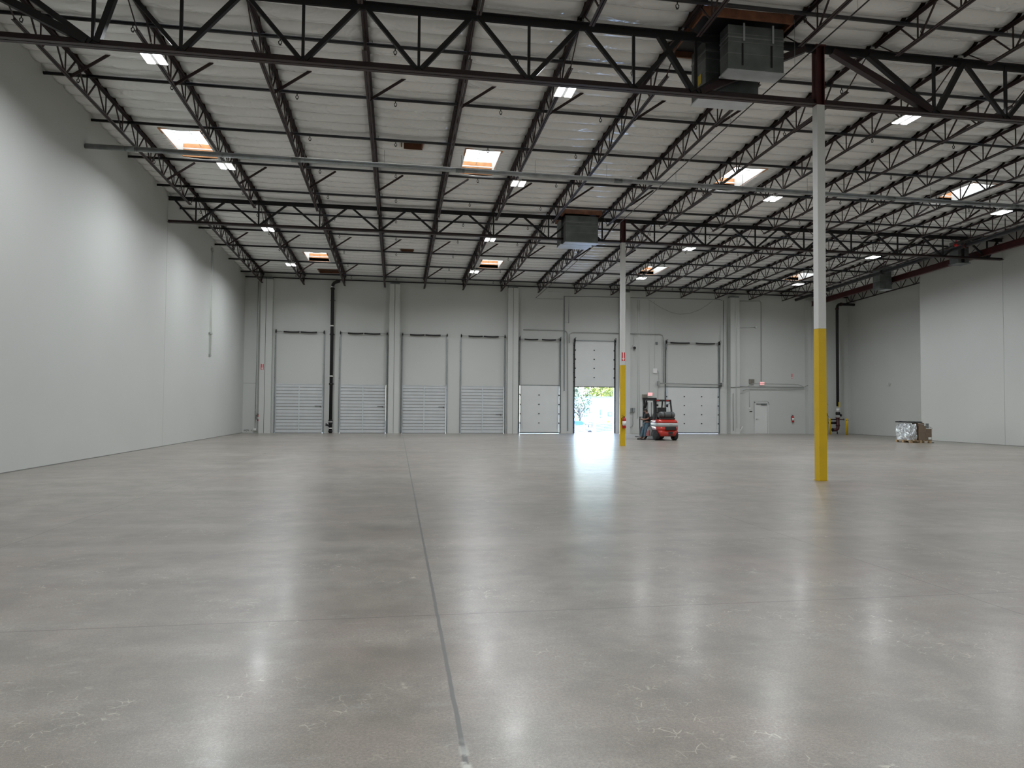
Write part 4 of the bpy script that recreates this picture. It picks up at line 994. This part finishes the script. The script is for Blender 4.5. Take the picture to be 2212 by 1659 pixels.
def carton(x0, x1, y0, y1, z0, z1, lab, lbl=False):
    X0_, Y0_ = pl(x0, y0); X1_, Y1_ = pl(x1, y1)
    t = thing('cardboard_box', ((X0_+X1_)/2, (Y0_+Y1_)/2, z0), lab, 'box', 'cardboard boxes on the pallet')
    MB().box(X0_, X1_, Y0_, Y1_, z0, z1).build('carton', 'carton', t, bevel=.008)
    MB().box((X0_+X1_)/2-.03, (X0_+X1_)/2+.03, Y0_-.002, Y0_-.0005, z1-.10, z1-.005).box((X0_+X1_)/2-.03, (X0_+X1_)/2+.03, Y0_-.001, Y1_, z1+.0002, z1+.002).build('tape', 'tape', t)
    if lbl: MB().box(X0_+.12, X0_+.30, Y0_-.003, Y0_-.0005, z0+.05, z0+.17).build('paper_label', 'white', t)
carton(-.10, .31, -.54, -.04, .127, .50, 'lower front cardboard box on the pallet, beside the silver wrapping')
carton(.32, .64, -.54, -.04, .127, .50, 'lower right front cardboard box with a white label', True)
carton(-.10, .31, -.54, -.04, .504, .86, 'middle front cardboard box on the pallet, beside the silver wrapping')
carton(.32, .64, -.54, -.04, .504, .72, 'upper right front cardboard box under the wrap')
carton(-.14, .22, -.50, -.05, .864, 1.02, 'topmost flat cardboard box under the black sheet')
carton(-.10, .60, -.02, .48, .127, .80, 'large cardboard box at the back of the pallet')
def crumple(name, prof, mat, lab, cat, seed=1, sub=3, amp=.03):
    R = random.Random(seed); mb = MB(); x0, x1, y0, y1, z0, z1 = prof
    mb.box(x0, x1, y0, y1, z0, z1)
    bmesh.ops.subdivide_edges(mb.bm, edges=mb.bm.edges[:], cuts=7, use_grid_fill=True)
    for v in mb.bm.verts:
        cx, cy = (x0+x1)/2, (y0+y1)/2; k = (v.co.z-z0)/(z1-z0)
        q = 1-.10*abs(2*k-1)**2; v.co.x = cx+(v.co.x-cx)*q; v.co.y = cy+(v.co.y-cy)*q
        v.co += Vector((R.uniform(-amp, amp), R.uniform(-amp, amp), R.uniform(-amp*.6, amp*.3) if k > .05 else 0))
    return tag(mb.build(name, mat), lab, cat)
X_, Y_ = PXY
crumple('wrapped_bundle', (X_-.60, X_-.17, Y_-.50, Y_+.48, .14, .98), 'bag', 'silver plastic wrapped bundle at the left end of the pallet', 'bundle', 3, amp=.028)
crumple('black_plastic_sheet', (X_-.66, X_+.16, Y_-.50, Y_+.46, 1.035, 1.10), 'bagd', 'black plastic sheet lying over the top of the pallet load', 'plastic sheet', 5, amp=.022)
o = MB().box(X_+.30, X_+.58, Y_-.42, Y_-.12, .755, 1.0).build('open_bin', 'galvd', bevel=.01); tag(o, 'small dark open box on top of the load at its right', 'box')
o = MB().box(X_+.22, X_+.30, Y_-.535, Y_-.525, .88, 1.0).build('paper_note', 'white'); tag(o, 'white paper label stuck high on the pallet load', 'label')
sw = bpy.data.materials.new('stretch_film'); sw.use_nodes = True; b_ = sw.node_tree.nodes['Principled BSDF']
b_.inputs['Base Color'].default_value = (.75, .78, .78, 1); b_.inputs['Roughness'].default_value = .18; b_.inputs['Alpha'].default_value = .10; M['film'] = sw
mb = MB(); bm = mb.bm
q = [(X_-.13, Y_-.56, .13), (X_+.68, Y_-.56, .13), (X_+.68, Y_-.56, .74), (X_+.24, Y_-.56, .92), (X_-.13, Y_-.56, 1.0)]
vs = [bm.verts.new(p) for p in q]; bm.faces.new(vs)
vs2 = [bm.verts.new((X_+.68, Y_+.5, .13)), bm.verts.new((X_+.68, Y_+.5, .76))]; bm.faces.new((vs[1], vs2[0], vs2[1], vs[2]))
o = mb.build('stretch_film', 'film'); tag(o, 'clear stretch film around the front of the pallet boxes', 'plastic film')
tag(MB().tube([(X_+.66, Y_-.57, .75), (X_+.24, Y_-.575, .93), (X_-.15, Y_-.57, 1.0)], .012, 6).build('film_edge_rope', 'bag'), 'rolled pale edge of film slanting across the pallet load', 'plastic film')
o = MB().box(X_+.68, X_+.80, Y_-.5, Y_-.2, .001, .03).build('film_scrap', 'bagd'); tag(o, 'dark film scrap on the floor at the right of the pallet', 'scrap')

# ============================================================ OUTSIDE the open doorway
o = MB().box(-60, 90, YB+.2, 140, -1.35, -1.15).build('ground_outside', 'asphalt'); struct(o)
o = MB().box(XL-1, XF+1, YB+.2, YB+3.0, -1.15, -.02).build('dock_apron', 'asphalt'); struct(o)
t = thing('white_building', (28, 79, -1.15), 'white building seen through the open doorway', 'building')
MB().box(20.3, 44, 75, 88, -1.15, 2.87).build('wall', 'stucco', t); MB().box(20.2, 44.1, 74.9, 88.1, 2.87, 2.92).build('parapet', 'stucco', t)
MB().box(22.06, 22.18, 74.96, 75, .9, 1.5).box(22.06, 22.18, 74.96, 75, .6, .72).build('dark_wall_lamp', 'galvd', t)
MB().box(22.98, 23.42, 74.9, 75, .80, 1.24).build('window_frame', 'galvd', t); MB().box(23.05, 23.35, 74.88, 74.9, .87, 1.17).build('window_pane', 'stucco', t)
def tree(x, y, h, r, mat, lab, n, seed, trunk=.12, leafsize=.22):
    R = random.Random(seed); t = thing('tree', (x, y, -1.15), lab, 'tree')
    mb = MB(); mb.tube([(x, y, -1.15), (x+.1, y, h*.3-1.15), (x-.05, y, h*.6-1.15)], [trunk, trunk*.8, trunk*.5], 8)
    for k in range(9):
        a = R.uniform(0, 6.28); z = h*R.uniform(.25, .5)-1.15
        mb.tube([(x, y, z), (x+math.cos(a)*r*.4, y+math.sin(a)*r*.4, z+h*.14), (x+math.cos(a)*r*.8, y+math.sin(a)*r*.8, z+h*.32)], [trunk*.45, trunk*.3, trunk*.12], 5)
    mb.build('trunk', 'bark', t)
    mb = MB(); bm = mb.bm
    for k in range(n):
        while True:
            p = Vector((R.uniform(-1, 1), R.uniform(-1, 1), R.uniform(-1, 1)))
            if p.length < 1: break
        c = Vector((x+p.x*r, y+p.y*r, h*.66-1.15+p.z*h*.38)); s = leafsize*R.uniform(.5, 1.3)
        u = Vector((R.uniform(-1, 1), R.uniform(-1, 1), R.uniform(-1, 1))).normalized(); w_ = u.orthogonal().normalized(); w2 = u.cross(w_)
        bm.faces.new([bm.verts.new(c+w_*s), bm.verts.new(c+w2*s*.6), bm.verts.new(c-w_*s), bm.verts.new(c-w2*s*.6)])
    mb.build('foliage', mat, t)
    return t
tree(18.9, 72, 5.3, 1.45, 'leafd', 'sparse grey-green tree left of the white building', 620, 1, leafsize=.13)
tree(28.3, 96, 6.8, 2.6, 'leafy', 'yellow-green tree behind the right of the white building', 1500, 2)
tree(23.6, 96, 6.6, 1.9, 'leafd', 'darker tree behind the middle of the white building', 1000, 4)
tree(33.0, 103, 7.2, 2.6, 'leafy', 'yellow tree at the right edge of the doorway view', 1200, 5)
tree(19.6, 100, 6.9, 2.2, 'leafy', 'pale yellow tree behind the left of the white building', 1200, 6)
t = thing('parked_car', (17.6, 66, -1.15), 'white car with bluish glass outside the doorway', 'car')
c0 = 15.3
MB().prism([(c0, -.85), (c0, -.1), (c0+.9, 0), (c0+3.4, .0), (c0+3.5, -.85)], 64.9, 66.6, 'y').build('body', 'carpaint', t, bevel=.08)
MB().prism([(c0+.3, .01), (c0+.7, .42), (c0+2.1, .42), (c0+2.6, .01)], 65.1, 66.4, 'y').build('glasshouse', 'glassb', t, bevel=.05)
for x in (c0+.8, c0+2.8):
    for y in (64.95, 66.4): MB().lathe([(.1, -.1), (.33, -.1), (.33, .1), (.1, .1)], (x, y, -.82), 'y', 18).build('wheel', 'tyre', t)
t = thing('ramp_railing', (14.0, 52.5, -1.1), 'white ramp railing with dark horizontal rails outside the doorway', 'railing')
mb = MB()
for k in range(5):
    z = -.10+k*.115
    mb.bar((13.3, 52, z-.03), (14.75, 52, z+.05), .03, .034).bar((14.9, 51.6, z), (16.3, 51.6, z+.12), .03, .034)
mb.build('rail', 'galvd', t)
mb = MB()
for x in (13.3, 14.05, 14.8, 15.6, 16.35): mb.box(x-.04, x+.04, 51.9, 52.06, -1.15, .62 if x > 15.5 else .45)
mb.build('post', 'white', t)
mb = MB().bar((14.9, 51.7, .50), (15.9, 51.7, .66), .06, .05).ball((15.85, 51.7, .64), .09)
mb.build('yellow_handrail', 'tag', t)
MB().tube([(14.35, 51.8, .20), (14.35, 51.8, .55), (14.62, 51.8, .55), (14.62, 51.8, .25)], .045, 6).build('hose_loop', 'galvd', t)

# drop helper name duplicates like foo.001 parts are fine; set kinds on the setting
for o in bpy.data.objects:
    if o.name.startswith(('wall_back', 'wall_left', 'wall_right', 'wall_front')): o['kind'] = 'structure'
